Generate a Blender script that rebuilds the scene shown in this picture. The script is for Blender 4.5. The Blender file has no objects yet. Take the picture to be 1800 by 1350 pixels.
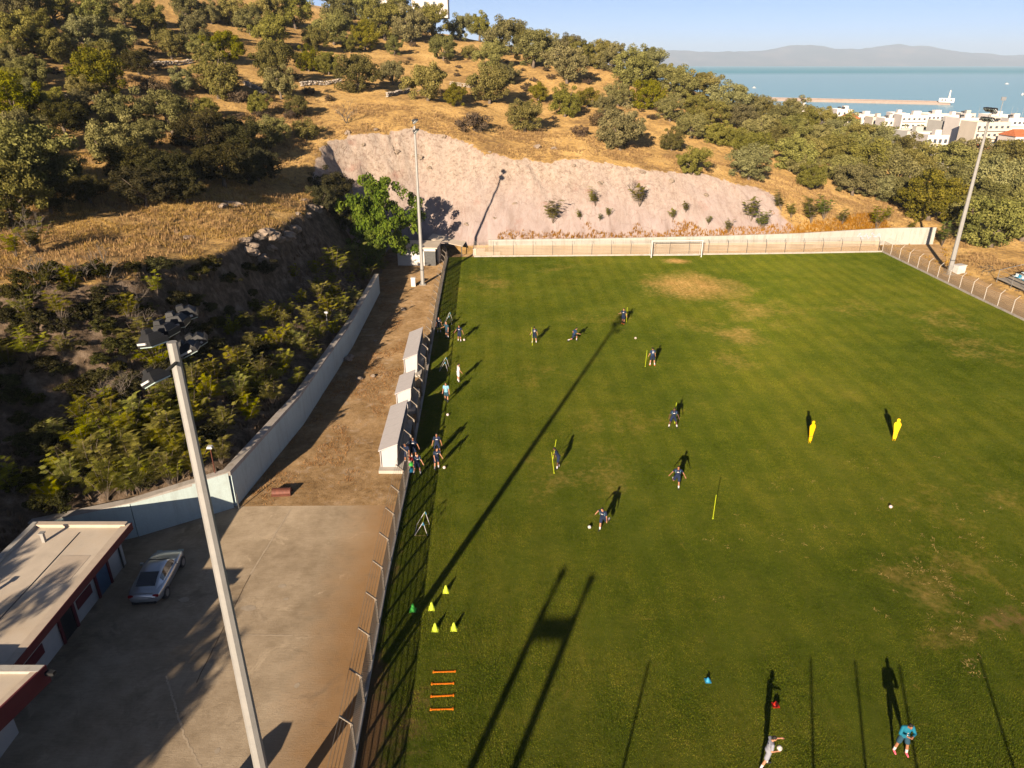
import bpy, bmesh, math, random
import numpy as np
from mathutils import Vector, Matrix
from mathutils.bvhtree import BVHTree

R = math.radians
SC = bpy.context.scene
COL = SC.collection

# ------------------------------------------------------------------ camera
FPX, PITCH, CAMH = 1253.0, R(24.22), 26.0          # focal length in pixels of the 1800 px wide photograph
cd = bpy.data.cameras.new('camera'); cam = bpy.data.objects.new('camera', cd); COL.objects.link(cam)
cam.location = (0, 0, CAMH); cam.rotation_euler = (R(90) - PITCH, 0, 0)
cd.sensor_width = 36; cd.lens = FPX / 1800 * 36; cd.clip_start = 0.1; cd.clip_end = 60000
SC.camera = cam

# ------------------------------------------------------------------ sky and sun
SUN_AZ, SUN_EL = R(20.0), R(17.8)                   # shadows fall 20 degrees right of straight ahead
W = bpy.data.worlds.new('World'); SC.world = W; W.use_nodes = True
nt = W.node_tree; nt.nodes.clear()
sky = nt.nodes.new('ShaderNodeTexSky'); sky.sky_type = 'NISHITA'; sky.sun_disc = False
sky.sun_elevation = SUN_EL; sky.sun_rotation = R(200); sky.altitude = 50
sky.air_density = 0.32; sky.dust_density = 0.4; sky.ozone_density = 2.0
bg = nt.nodes.new('ShaderNodeBackground'); bg.inputs['Strength'].default_value = 0.05
wo = nt.nodes.new('ShaderNodeOutputWorld')
nt.links.new(sky.outputs[0], bg.inputs[0]); nt.links.new(bg.outputs[0], wo.inputs[0])
sl = bpy.data.lights.new('sun', 'SUN'); so = bpy.data.objects.new('sun', sl); COL.objects.link(so)
sl.energy = 5.0; sl.angle = R(0.53); sl.color = (1.0, 0.82, 0.61)
SUND = Vector((math.sin(SUN_AZ) * math.cos(SUN_EL), math.cos(SUN_AZ) * math.cos(SUN_EL), -math.sin(SUN_EL)))
so.rotation_euler = SUND.to_track_quat('-Z', 'Y').to_euler(); so.location = (-40, -60, 60)
SC.view_settings.view_transform = 'Standard'; SC.view_settings.look = 'None'
SC.view_settings.exposure = 1.5; SC.view_settings.gamma = 1.0
SC.render.engine = 'CYCLES'
SC.cycles.use_denoising = True
SC.cycles.max_bounces = 6; SC.cycles.diffuse_bounces = 1; SC.cycles.glossy_bounces = 2
SC.cycles.transparent_max_bounces = 12; SC.cycles.volume_bounces = 0
SC.cycles.caustics_reflective = False; SC.cycles.caustics_refractive = False

# ------------------------------------------------------------------ measuring helpers (survey of the place)
CP, SP = math.cos(PITCH), math.sin(PITCH)
def ray(x, y):
    a = (x - 900) / FPX; b = (675 - y) / FPX
    return (a, CP + b * SP, -SP + b * CP)
def G(x, y, z=0.0):
    d = ray(x, y); t = (z - CAMH) / d[2]
    return Vector((d[0] * t, d[1] * t, z))
def AY(x, y, Y):
    d = ray(x, y); t = Y / d[1]
    return Vector((d[0] * t, Y, CAMH + d[2] * t))
def PXOF(X, Y, Z):
    Z = Z - CAMH; f = Y * CP - Z * SP; u = Y * SP + Z * CP
    return 900 + FPX * X / f, 675 - FPX * u / f

# ------------------------------------------------------------------ object helpers
def tag(o, label=None, cat=None, group=None, kind=None):
    if label: o['label'] = label
    if cat: o['category'] = cat
    if group: o['group'] = group
    if kind: o['kind'] = kind
    return o
def empty(name, loc=(0, 0, 0), rz=0.0, label=None, cat=None, group=None):
    o = bpy.data.objects.new(name, None); COL.objects.link(o)
    o.location = loc; o.rotation_euler = (0, 0, rz); o.empty_display_size = 0.3
    return tag(o, label, cat, group)
def link(name, me, parent=None, loc=(0, 0, 0), rot=(0, 0, 0), scale=(1, 1, 1)):
    o = bpy.data.objects.new(name, me); COL.objects.link(o)
    o.location = loc; o.rotation_euler = rot; o.scale = scale
    if parent: o.parent = parent
    return o
ORD = ['first', 'second', 'third', 'fourth', 'fifth', 'sixth', 'seventh', 'eighth', 'ninth', 'tenth', 'eleventh', 'twelfth',
       'thirteenth', 'fourteenth', 'fifteenth', 'sixteenth', 'seventeenth', 'eighteenth', 'nineteenth', 'twentieth']
def ordw(i):
    if i >= 99: return 'hundred-and-' + ordw(i - 100) if i > 99 else 'hundredth'
    if i < 20: return ORD[i]
    t = ['twenty', 'thirty', 'forty', 'fifty', 'sixty', 'seventy', 'eighty', 'ninety'][(i + 1) // 10 - 2]
    r = (i + 1) % 10
    return (t[:-1] + 'ieth') if r == 0 else t + '-' + ORD[r - 1]

class MB:
    def __init__(s): s.v = []; s.f = []; s.m = []
    def add(s, vs, fs, m=0):
        o = len(s.v); s.v += [tuple(p) for p in vs]
        for f in fs: s.f.append(tuple(i + o for i in f)); s.m.append(m)
        return s
    def box(s, c, d, rz=0.0, m=0, taper=1.0, rot=None):
        hx, hy, hz = d[0] / 2, d[1] / 2, d[2] / 2
        vs = [Vector((sx * hx * (taper if sz > 0 else 1), sy * hy * (taper if sz > 0 else 1), sz * hz))
              for sz in (-1, 1) for sx, sy in ((-1, -1), (1, -1), (1, 1), (-1, 1))]
        M = rot if rot is not None else Matrix.Rotation(rz, 3, 'Z')
        c = Vector(c)
        return s.add([M @ p + c for p in vs], [(3, 2, 1, 0), (4, 5, 6, 7), (0, 1, 5, 4), (1, 2, 6, 5), (2, 3, 7, 6), (3, 0, 4, 7)], m)
    def tube(s, pts, rad, n=6, m=0, cap=True):
        pts = [Vector(p) for p in pts]
        if not hasattr(rad, '__len__'): rad = [rad] * len(pts)
        vs = []; fs = []
        for i, p in enumerate(pts):
            t = (pts[min(i + 1, len(pts) - 1)] - pts[max(i - 1, 0)]).normalized()
            a = Vector((0, 0, 1)) if abs(t.z) < 0.9 else Vector((1, 0, 0))
            u = t.cross(a).normalized(); w = t.cross(u)
            for k in range(n):
                g = 2 * math.pi * (k + .5) / n
                vs.append(p + (u * math.cos(g) + w * math.sin(g)) * rad[i])
        for i in range(len(pts) - 1):
            for k in range(n):
                a = i * n + k; b = i * n + (k + 1) % n
                fs.append((a, b, b + n, a + n))
        if cap:
            fs.append(tuple(range(n - 1, -1, -1))); fs.append(tuple(range((len(pts) - 1) * n, len(pts) * n)))
        return s.add(vs, fs, m)
    def prism(s, poly, z0, z1, m=0):
        n = len(poly)
        vs = [(p[0], p[1], z0) for p in poly] + [(p[0], p[1], z1) for p in poly]
        fs = [tuple(range(n - 1, -1, -1)), tuple(range(n, 2 * n))] + [(i, (i + 1) % n, (i + 1) % n + n, i + n) for i in range(n)]
        return s.add(vs, fs, m)
    def ball(s, c, r, nu=10, nv=7, m=0):
        if not hasattr(r, '__len__'): r = (r, r, r)
        vs = [(c[0], c[1], c[2] + r[2])]; fs = []
        for j in range(1, nv):
            a = math.pi * j / nv
            for i in range(nu):
                b = 2 * math.pi * i / nu
                vs.append((c[0] + r[0] * math.sin(a) * math.cos(b), c[1] + r[1] * math.sin(a) * math.sin(b), c[2] + r[2] * math.cos(a)))
        vs.append((c[0], c[1], c[2] - r[2])); L = len(vs) - 1
        for i in range(nu):
            fs.append((0, 1 + i, 1 + (i + 1) % nu)); fs.append((L, L - nu + (i + 1) % nu, L - nu + i))
            for j in range(nv - 2):
                a = 1 + j * nu + i; b = 1 + j * nu + (i + 1) % nu
                fs.append((a, a + nu, b + nu, b))
        return s.add(vs, fs, m)
    def mesh(s, name, mats, smooth=False):
        me = bpy.data.meshes.new(name); me.from_pydata(s.v, [], s.f)
        mats = mats if isinstance(mats, (list, tuple)) else [mats]
        for x in mats: me.materials.append(x)
        me.polygons.foreach_set('material_index', s.m)
        if smooth: me.polygons.foreach_set('use_smooth', [True] * len(s.f))
        me.update(); return me
    def build(s, name, mats, parent=None, smooth=False, loc=(0, 0, 0), rot=(0, 0, 0)):
        return link(name, s.mesh(name, mats, smooth), parent, loc, rot)
def npmesh(name, v, f, mats, smooth=False, attrs=None):
    v = np.asarray(v, dtype=np.float32); f = np.asarray(f, dtype=np.int32); k = f.shape[1]
    me = bpy.data.meshes.new(name)
    me.vertices.add(len(v)); me.vertices.foreach_set('co', v.ravel())
    me.loops.add(f.size); me.loops.foreach_set('vertex_index', f.ravel())
    me.polygons.add(len(f)); me.polygons.foreach_set('loop_start', np.arange(0, f.size, k, dtype=np.int32))
    me.polygons.foreach_set('loop_total', np.full(len(f), k, dtype=np.int32))
    for x in (mats if isinstance(mats, (list, tuple)) else [mats]): me.materials.append(x)
    if smooth: me.polygons.foreach_set('use_smooth', np.ones(len(f), dtype=bool))
    for n, (dom, a) in (attrs or {}).items():
        at = me.attributes.new(n, 'FLOAT', dom); at.data.foreach_set('value', np.asarray(a, dtype=np.float32))
    me.update(calc_edges=True); me.validate()
    return me

# ------------------------------------------------------------------ numpy noise
def _h(i, j, s):
    n = (i.astype(np.int64) * 374761393 + j.astype(np.int64) * 668265263 + s * 974711) & 0x7fffffff
    n = ((n ^ (n >> 13)) * 1274126177) & 0x7fffffff
    return ((n ^ (n >> 16)) & 0xffff) / 32767.5 - 1.0
def vn(x, y, s=0):
    x = np.asarray(x, float); y = np.asarray(y, float)
    i = np.floor(x); j = np.floor(y); u = x - i; v = y - j
    u = u * u * (3 - 2 * u); v = v * v * (3 - 2 * v)
    i = i.astype(np.int64); j = j.astype(np.int64)
    a = _h(i, j, s); b = _h(i + 1, j, s); c = _h(i, j + 1, s); d = _h(i + 1, j + 1, s)
    return (a * (1 - u) + b * u) * (1 - v) + (c * (1 - u) + d * u) * v
def fbm(x, y, o=4, s=0):
    r = 0; a = 1.0; t = 0
    for k in range(o):
        r = r + a * vn(x * 2 ** k + 17.3 * k, y * 2 ** k - 9.1 * k, s + k); t += a; a *= .5
    return r / t
def sst(x, a, b):
    t = np.clip((np.asarray(x, float) - a) / (b - a), 0, 1); return t * t * (3 - 2 * t)

# ------------------------------------------------------------------ materials
class NT:
    def __init__(s, name):
        s.m = bpy.data.materials.new(name); s.m.use_nodes = True; s.t = s.m.node_tree; s.t.nodes.clear()
        s.out = s.n('ShaderNodeOutputMaterial')
    def n(s, typ, **kw):
        x = s.t.nodes.new(typ)
        for k, v in kw.items(): setattr(x, k, v)
        return x
    def l(s, a, b): s.t.links.new(a, b)
    def math(s, op, a, b=None, clamp=False):
        x = s.n('ShaderNodeMath', operation=op); x.use_clamp = clamp
        for i, q in enumerate((a, b)):
            if q is None: continue
            if hasattr(q, 'links'): s.l(q, x.inputs[i])
            else: x.inputs[i].default_value = q
        return x.outputs[0]
    def noise(s, vec, scale, det=4, rough=.55, dist=0.0):
        x = s.n('ShaderNodeTexNoise'); x.inputs['Scale'].default_value = scale; x.inputs['Detail'].default_value = det
        x.inputs['Roughness'].default_value = rough; x.inputs['Distortion'].default_value = dist
        if vec is not None: s.l(vec, x.inputs['Vector'])
        return x.outputs['Fac']
    def ramp(s, fac, stops):
        x = s.n('ShaderNodeValToRGB'); e = x.color_ramp.elements
        while len(e) < len(stops): e.new(0.5)
        for q, (p, c) in zip(e, stops): q.position = p; q.color = (*c, 1) if len(c) == 3 else c
        s.l(fac, x.inputs[0]); return x.outputs[0]
    def mix(s, fac, a, b, mode='MIX'):
        x = s.n('ShaderNodeMix', data_type='RGBA', blend_type=mode)
        for i, q in ((0, fac), (6, a), (7, b)):
            if hasattr(q, 'links'): s.l(q, x.inputs[i])
            elif i == 0: x.inputs[0].default_value = q
            else: x.inputs[i].default_value = (*q, 1)
        return x.outputs[2]
    def mapr(s, v, a, b, c=0.0, d=1.0):
        x = s.n('ShaderNodeMapRange'); x.clamp = True
        s.l(v, x.inputs[0])
        for i, q in zip((1, 2, 3, 4), (a, b, c, d)): x.inputs[i].default_value = q
        return x.outputs[0]
    def attr(s, name): return s.n('ShaderNodeAttribute', attribute_name=name).outputs['Fac']
    def bsdf(s, col, rough=.8, metal=0.0, bump=None, bd=.02, bs=.5, spec=.3, droug=None, emit=None):
        p = s.n('ShaderNodeBsdfPrincipled')
        if hasattr(col, 'links'): s.l(col, p.inputs['Base Color'])
        else: p.inputs['Base Color'].default_value = (*col, 1)
        if hasattr(rough, 'links'): s.l(rough, p.inputs['Roughness'])
        else: p.inputs['Roughness'].default_value = rough
        p.inputs['Metallic'].default_value = metal; p.inputs['Specular IOR Level'].default_value = spec
        if droug is not None: p.inputs['Diffuse Roughness'].default_value = droug
        if bump is not None:
            b = s.n('ShaderNodeBump'); b.inputs['Strength'].default_value = bs; b.inputs['Distance'].default_value = bd
            s.l(bump, b.inputs['Height']); s.l(b.outputs[0], p.inputs['Normal'])
        s.p = p; s.l(p.outputs[0], s.out.inputs[0]); return p
    def obj(s): return s.n('ShaderNodeTexCoord').outputs['Object']
    def pos(s): return s.n('ShaderNodeNewGeometry').outputs['Position']
def shade(c, k): return tuple(min(1, max(0, x * k)) for x in c)
def pm(name, col, rough=.75, var=.18, scale=6.0, metal=0.0, bump=.004, spec=.3, dirt=None, world=False):
    N = NT(name); v = N.pos() if world else N.obj()
    f = N.noise(v, scale, 5, .6)
    c = N.ramp(f, [(.3, shade(col, 1 - var)), (.7, shade(col, 1 + var))])
    if dirt:
        d = N.mapr(N.noise(v, scale * .25, 5, .65), .5, .72)
        c = N.mix(N.math('MULTIPLY', d, dirt[1]), c, dirt[0])
    N.bsdf(c, rough, metal, f if bump else None, bump, .5, spec)
    return N.m

M = {}
M['white_paint'] = pm('white_paint', (.33, .315, .285), .7, .06, 3, dirt=((.25, .20, .15), .4))
def streaked(name, col, dirt, k=.55):
    N = NT(name); v = N.pos(); mp = N.n('ShaderNodeMapping'); mp.inputs['Scale'].default_value = (1.6, 1.6, .18); N.l(v, mp.inputs[0])
    a = N.noise(mp.outputs[0], 1.3, 6, .7); b = N.noise(v, .8, 6, .65); f = N.noise(v, 9, 4, .7)
    c = N.ramp(f, [(.3, shade(col, .93)), (.7, shade(col, 1.06))])
    c = N.mix(N.mapr(a, .50, .70, 0, k), c, dirt); c = N.mix(N.mapr(b, .52, .70, 0, k * .7), c, shade(dirt, 1.15))
    N.bsdf(c, .85, 0, f, .006, .5, .25); return N.m
M['white_paint'] = streaked('boundary_render', (.34, .325, .295), (.20, .165, .125))
M['white_bright'] = pm('white_bright', (.48, .455, .43), .5, .05, 3)
M['dugout'] = pm('dugout_sheet', (.37, .345, .345), .7, .04, 3)
M['pole_grey'] = pm('galvanised_pole', (.27, .262, .25), .55, .08, 2.5, .25, dirt=((.25, .22, .19), .3))
M['lamp_dark'] = pm('lamp_housing', (.014, .0145, .016), .6, .15, 4)
M['lamp_white'] = pm('lamp_bracket', (.4, .4, .4), .5, .08, 4)
def glassmat(name, col, rough=.12):
    N = NT(name); N.bsdf(col, rough, 0.0, spec=.8); return N.m
M['lamp_glass'] = glassmat('lamp_glass', (.30, .38, .36), .15)
M['dark_glass'] = glassmat('dark_glass', (.012, .014, .018), .08)
M['concrete'] = pm('concrete', (.36, .33, .29), .9, .14, 2.0, dirt=((.22, .18, .14), .5))
M['kerb_old'] = pm('kerb_concrete', (.33, .30, .27), .85, .1, 1.5, dirt=((.27, .22, .17), .5))
M['kerb'] = streaked('kerb_weathered', (.33, .30, .27), (.17, .14, .105), .7)
M['post'] = pm('fence_post_concrete', (.19, .16, .13), .85, .12, 5)
M['post_pale'] = pm('pale_post', (.48, .45, .41), .8, .1, 5)
M['wire'] = pm('wire', (.20, .18, .16), .5, .1, 9, .5)
M['shade_tint_wall'] = pm('retaining_wall_render', (.33, .395, .40), .85, .05, 2.5, dirt=((.44, .40, .34), .30))
M['shade_tint_wall'] = streaked('retaining_wall_sky_tint', (.37, .445, .44), (.225, .24, .225), .45)  # blue-green cast of skylight in shade is put into the wall colour
M['dark_steel'] = pm('dark_steel', (.07, .07, .07), .5, .2, 5, .3)
M['steel'] = pm('steel_tube', (.30, .30, .30), .45, .1, 5, .6)
M['red_fascia'] = pm('red_fascia', (.075, .009, .015), .6, .1, 3)
M['roof_beige'] = pm('roof_beige', (.47, .40, .32), .9, .13, .9, dirt=((.27, .19, .11), .7))
M['rim_beige'] = pm('roof_rim', (.40, .33, .26), .85, .08, 3)
M['bwall'] = pm('building_wall', (.30, .305, .30), .85, .07, 2, dirt=((.26, .24, .2), .4))
M['blue_door'] = pm('blue_door', (.045, .085, .14), .5, .1, 5)
M['yellow'] = pm('yellow_plastic', (.62, .38, .003), .45, .05, 5)
M['lime'] = pm('lime_plastic', (.34, .40, .012), .45, .06, 5)
M['cone_lime'] = pm('lime_cone', (.42, .50, .035), .5, .05, 5)
M['cone_green'] = pm('green_cone', (.05, .36, .05), .5, .05, 5)
M['cone_red'] = pm('red_cone', (.5, .02, .008), .5, .05, 5)
M['orange'] = pm('orange_plastic', (.60, .15, .005), .45, .06, 5)
M['blue_plastic'] = pm('blue_plastic', (.02, .20, .34), .45, .08, 5)
M['ball_white'] = pm('ball_white', (.5, .47, .44), .4, .05, 12)
M['ball_dark'] = pm('ball_dark', (.05, .04, .05), .4, .05, 12)
M['ball_pink'] = pm('ball_pink', (.70, .20, .22), .4, .05, 12)
M['rust'] = pm('rusty_metal', (.095, .030, .018), .6, .3, 7, .2)
M['tile'] = pm('roof_tile', (.42, .13, .05), .85, .2, 1.2)
M['house'] = pm('house_white', (.56, .51, .475), .8, .05, .3)
M['house2'] = pm('house_cream', (.48, .42, .35), .8, .05, .3)
M['house3'] = pm('house_grey', (.36, .345, .32), .8, .06, .3)
M['window'] = glassmat('window_glass', (.05, .06, .075), .2)
M['shutter'] = pm('shutter', (.12, .14, .16), .6, .1, 3)
M['tank'] = pm('tank_dark', (.03, .032, .036), .5, .1, 3)
M['seat_blue'] = pm('seat_blue', (.04, .30, .50), .4, .06, 6)
M['seat_white'] = pm('seat_pale', (.60, .68, .72), .4, .06, 6)
M['plank'] = pm('grandstand_plank', (.30, .26, .21), .85, .2, 4)
M['rockpale'] = pm('boulder_rock', (.22, .17, .13), .95, .22, 2.2, bump=.05, dirt=((.26, .20, .14), .5))
M['stone'] = pm('fieldstone', (.36, .31, .26), .95, .25, 4, bump=.03)
M['stub'] = pm('bark', (.13, .10, .075), .95, .25, 7, bump=.02)
M['deadwood'] = pm('dead_branch', (.115, .095, .075), .95, .2, 7)

def leafmat(name, c0, c1, c2, trans=.25):
    N = NT(name)
    oi = N.n('ShaderNodeObjectInfo').outputs['Random']
    t = N.attr('tint')
    c = N.ramp(t, [(0., c0), (.5, c1), (1., c2)])
    k = N.mapr(oi, 0, 1, .72, 1.22)
    hs = N.n('ShaderNodeHueSaturation'); N.l(c, hs.inputs['Color']); N.l(k, hs.inputs['Value'])
    N.l(N.mapr(N.math('FRACT', N.math('MULTIPLY', oi, 7.13)), 0, 1, .485, .515), hs.inputs['Hue'])
    N.l(N.mapr(N.math('FRACT', N.math('MULTIPLY', oi, 3.7)), 0, 1, .8, 1.1), hs.inputs['Saturation'])
    d = N.n('ShaderNodeBsdfDiffuse'); N.l(hs.outputs[0], d.inputs[0])
    tr = N.n('ShaderNodeBsdfTranslucent'); N.l(hs.outputs[0], tr.inputs[0])
    mx = N.n('ShaderNodeMixShader'); mx.inputs[0].default_value = trans
    N.l(d.outputs[0], mx.inputs[1]); N.l(tr.outputs[0], mx.inputs[2]); N.l(mx.outputs[0], N.out.inputs[0])
    return N.m
M['olive'] = leafmat('olive_leaves', (.092, .086, .023), (.172, .156, .043), (.255, .225, .070))
M['pineg'] = leafmat('mastic_leaves', (.078, .078, .010), (.15, .138, .016), (.22, .19, .026))
M['dark'] = leafmat('oak_leaves', (.030, .028, .009), (.058, .052, .017), (.085, .072, .026))
M['dry'] = leafmat('dry_shrub_leaves', (.065, .045, .026), (.11, .075, .045), (.15, .11, .06))
M['bush'] = leafmat('ailanthus_leaves', (.10, .105, .006), (.19, .18, .010), (.30, .26, .015), .35)
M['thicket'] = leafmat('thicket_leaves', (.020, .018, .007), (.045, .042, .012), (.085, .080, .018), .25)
M['deep'] = leafmat('deep_green_leaves', (.055, .085, .008), (.115, .155, .012), (.19, .22, .020), .35)
M['weed'] = leafmat('orange_weed', (.20, .090, .008), (.34, .165, .014), (.44, .26, .035), .3)
M['drygrass'] = leafmat('dry_grass_blades', (.20, .115, .022), (.36, .215, .048), (.50, .325, .09), .3)
M['goldgrass'] = leafmat('golden_grass', (.20, .125, .035), (.37, .245, .080), (.52, .375, .15), .3)
M['strawm'] = leafmat('straw', (.19, .135, .045), (.28, .205, .08), (.36, .27, .115), .2)
M['clump'] = leafmat('grass_clump', (.02, .032, .004), (.05, .065, .008), (.085, .10, .013), .3)

# ------------------------------------------------------------------ terrain height
CPTS = []
for cx, rows in {
    0: [(460, 54), (380, 64), (300, 76), (200, 95), (100, 120), (0, 150)],
    300: [(430, 64), (350, 76), (280, 90), (200, 112), (110, 145), (20, 185)],
    560: [(345, 97), (260, 112), (190, 130), (125, 165), (65, 205)],
    700: [(208, 127), (150, 155), (100, 195), (62, 225)],
    900: [(262, 122), (205, 145), (152, 175), (97, 212)],
    1100: [(300, 118), (240, 140), (178, 172), (126, 205)],
    1300: [(345, 115), (285, 138), (228, 168), (194, 195)],
    1500: [(392, 113), (335, 138), (278, 170), (250, 195)],
    1800: [(440, 107), (398, 124), (350, 165), (318, 200)]}.items():
    for ry, Y in rows: p = AY(cx, ry, Y); CPTS.append((p.x, p.y, p.z))
CPTS += [(-30, 54, 12.2), (-45, 20, 15.5), (-60, 20, 23), (-45, -10, 15.5), (-45, -45, 15.5), (-80, 0, 32), (-80, -45, 32), (-80, 60, 27),
         (-130, 0, 48), (-130, 100, 48), (-130, 200, 56), (-100, 270, 52), (-30, 290, 36), (40, 290, 16), (100, 270, -3), (160, 240, -9),
         (150, 160, -4), (150, 80, -3), (150, 0, -3), (110, 60, -1), (110, 0, -1), (75, 60, .3), (75, 0, .3), (75, 95, .4), (68, 100, .5),
         (-20, 360, 25), (100, 360, -13), (200, 330, -16), (62, 110, .8), (70, 112, .8)]
_c = np.array(CPTS)
def _tps(r2): return r2 * np.log(r2 + 1e-6) * .5
def _fit():
    n = len(_c); d2 = ((_c[:, None, :2] - _c[None, :, :2]) ** 2).sum(-1)
    A = np.zeros((n + 3, n + 3)); A[:n, :n] = _tps(d2) + np.eye(n) * 25.0
    A[:n, n] = 1; A[:n, n + 1:] = _c[:, :2]; A[n, :n] = 1; A[n + 1:, :n] = _c[:, :2].T
    return np.linalg.solve(A, np.concatenate([_c[:, 2], np.zeros(3)]))
_w = _fit()
def hill(x, y):
    x = np.asarray(x, float); y = np.asarray(y, float)
    xc = np.clip(x, -135, 215); yc = np.clip(y, -50, 365)
    r = np.zeros_like(xc); n = len(_c)
    for i in range(n): r = r + _w[i] * _tps((xc - _c[i, 0]) ** 2 + (yc - _c[i, 1]) ** 2)
    r = r + _w[n] + _w[n + 1] * xc + _w[n + 2] * yc
    ter = fbm(x / 14, y / 14, 3, 5)
    r = r + 0.9 * ter * sst(y, 60, 120) * sst(-x, -60, -20) + 0.35 * fbm(x / 3.2, y / 3.2, 3, 11)
    # beyond the crest the town side falls to the sea
    far = sst(y, 250, 620)
    r = r * (1 - far) + (-9 - 16 * sst(y, 300, 640)) * far
    return r
# outline of the levelled ground: (x, y, base height behind the edge, slope near, break distance, slope beyond)
EDGE = [(-27.2, -70, 2.4, .62, 6, .75), (-27.2, 33.9, 2.4, .35, 9, .5), (-22.85, 36.2, 2.35, .34, 9, .55), (-18.45, 39.0, 2.3, .40, 8, 1.2),
        (-17.25, 50, 2.2, .42, 7, 1.9), (-16.85, 67, 2.1, .46, 6, 2.3), (-17.3, 86.2, .3, .9, 4, 2.2), (-19.5, 95, .1, 1.5, 5, 1.8),
        (-21, 101, .1, 1.7, 20, 1.8), (-18.5, 106.0, .6, 1.15, 30, 1.15), (-13, 107.0, 1.4, .78, 30, .78), (-8, 105.4, 2.1, .72, 30, .72), (12, 106, 2.1, .72, 30, .72),
        (44, 109.6, 1.4, .5, 30, .5), (60, 112.6, .4, .3, 30, .3), (67, 113, .1, .3, 30, .3), (67, 109, 0, .3, 30, .3), (61.5, 99, 0, .3, 30, .3), (61.5, -70, 0, .3, 30, .3)]
def edge_info(x, y):
    P = np.array(EDGE); n = len(P); wsum = 0; acc = np.zeros((4,) + x.shape); dmin = np.full(x.shape, 1e9); inside = np.zeros(x.shape, bool)
    for i in range(n):
        a = P[i]; b = P[(i + 1) % n]
        ex, ey = b[0] - a[0], b[1] - a[1]; L = ex * ex + ey * ey
        t = np.clip(((x - a[0]) * ex + (y - a[1]) * ey) / L, 0, 1)
        d = np.hypot(x - a[0] - t * ex, y - a[1] - t * ey)
        w = 1 / (d + .3) ** 4; wsum = wsum + w
        pr = a[2:] if i == n - 1 else None
        for k in range(4): acc[k] += w * (a[2 + k] * (1 - t) + b[2 + k] * t if i < n - 1 else a[2 + k])
        dmin = np.minimum(dmin, d)
        cr = ((a[1] > y) != (b[1] > y)) & (x < (b[0] - a[0]) * (y - a[1]) / ((b[1] - a[1]) if b[1] != a[1] else 1e-9) + a[0])
        inside ^= cr
    return inside, dmin, acc / wsum
def terrain(x, y):
    x = np.asarray(x, float); y = np.asarray(y, float)
    ins, d, (b, k1, db, k2) = edge_info(x, y)
    h = hill(x, y)
    gul = (fbm(x / 2.0 + y / 9, y / 8.0, 4, 31) * 1.5 - 1.1 * np.clip(.25 - np.abs(fbm(x / 3.0 + y / 6, y / 14.0, 3, 33)), 0, 1) / .25) * sst(y, 100, 108) * (.25 + .75 * sst(d, 5, 11)) * .8 + fbm(x / 3.5, y / 2.0, 4, 37) * (1 - sst(y, 96, 104)) * 1.2
    rough = sst(d, .8, 4) * (gul + .35 * fbm(x / .9, y / .9, 3, 41))
    cut = b + np.minimum(d, db) * k1 + np.maximum(d - db, 0) * k2 + rough * np.clip(k2, 0, 1)
    dif = h - cut
    z = np.minimum(h, cut)
    z = np.where(ins, -.10, z)
    q = sst(dif, -.5, .5) * np.where(ins, 0, 1)          # 1 where the ground is cut rock
    quarry = q * sst(y - .07 * (x + 20), 97, 105) * (1 - sst(x + 3 * fbm(x / 4, y / 4, 3, 90), 38, 48))
    cliff = q * (1 - sst(y - .07 * (x + 20), 97, 105)) * sst(-x, 10, 16)
    return z, quarry, cliff
def TZ(x, y):
    return float(terrain(np.array([x]), np.array([y]))[0][0])
_T = np.concatenate([np.arange(20, 160, .4), np.arange(160, 420, 1.2)])
def onterr(px, py):
    d = ray(px, py); X = d[0] * _T; Y = d[1] * _T; Z = CAMH + d[2] * _T
    z = terrain(X, Y)[0]; hit = np.nonzero(Z <= z)[0]
    i = hit[0] if len(hit) else int(np.argmin(Z - z))
    return Vector((X[i], Y[i], z[i]))

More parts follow.
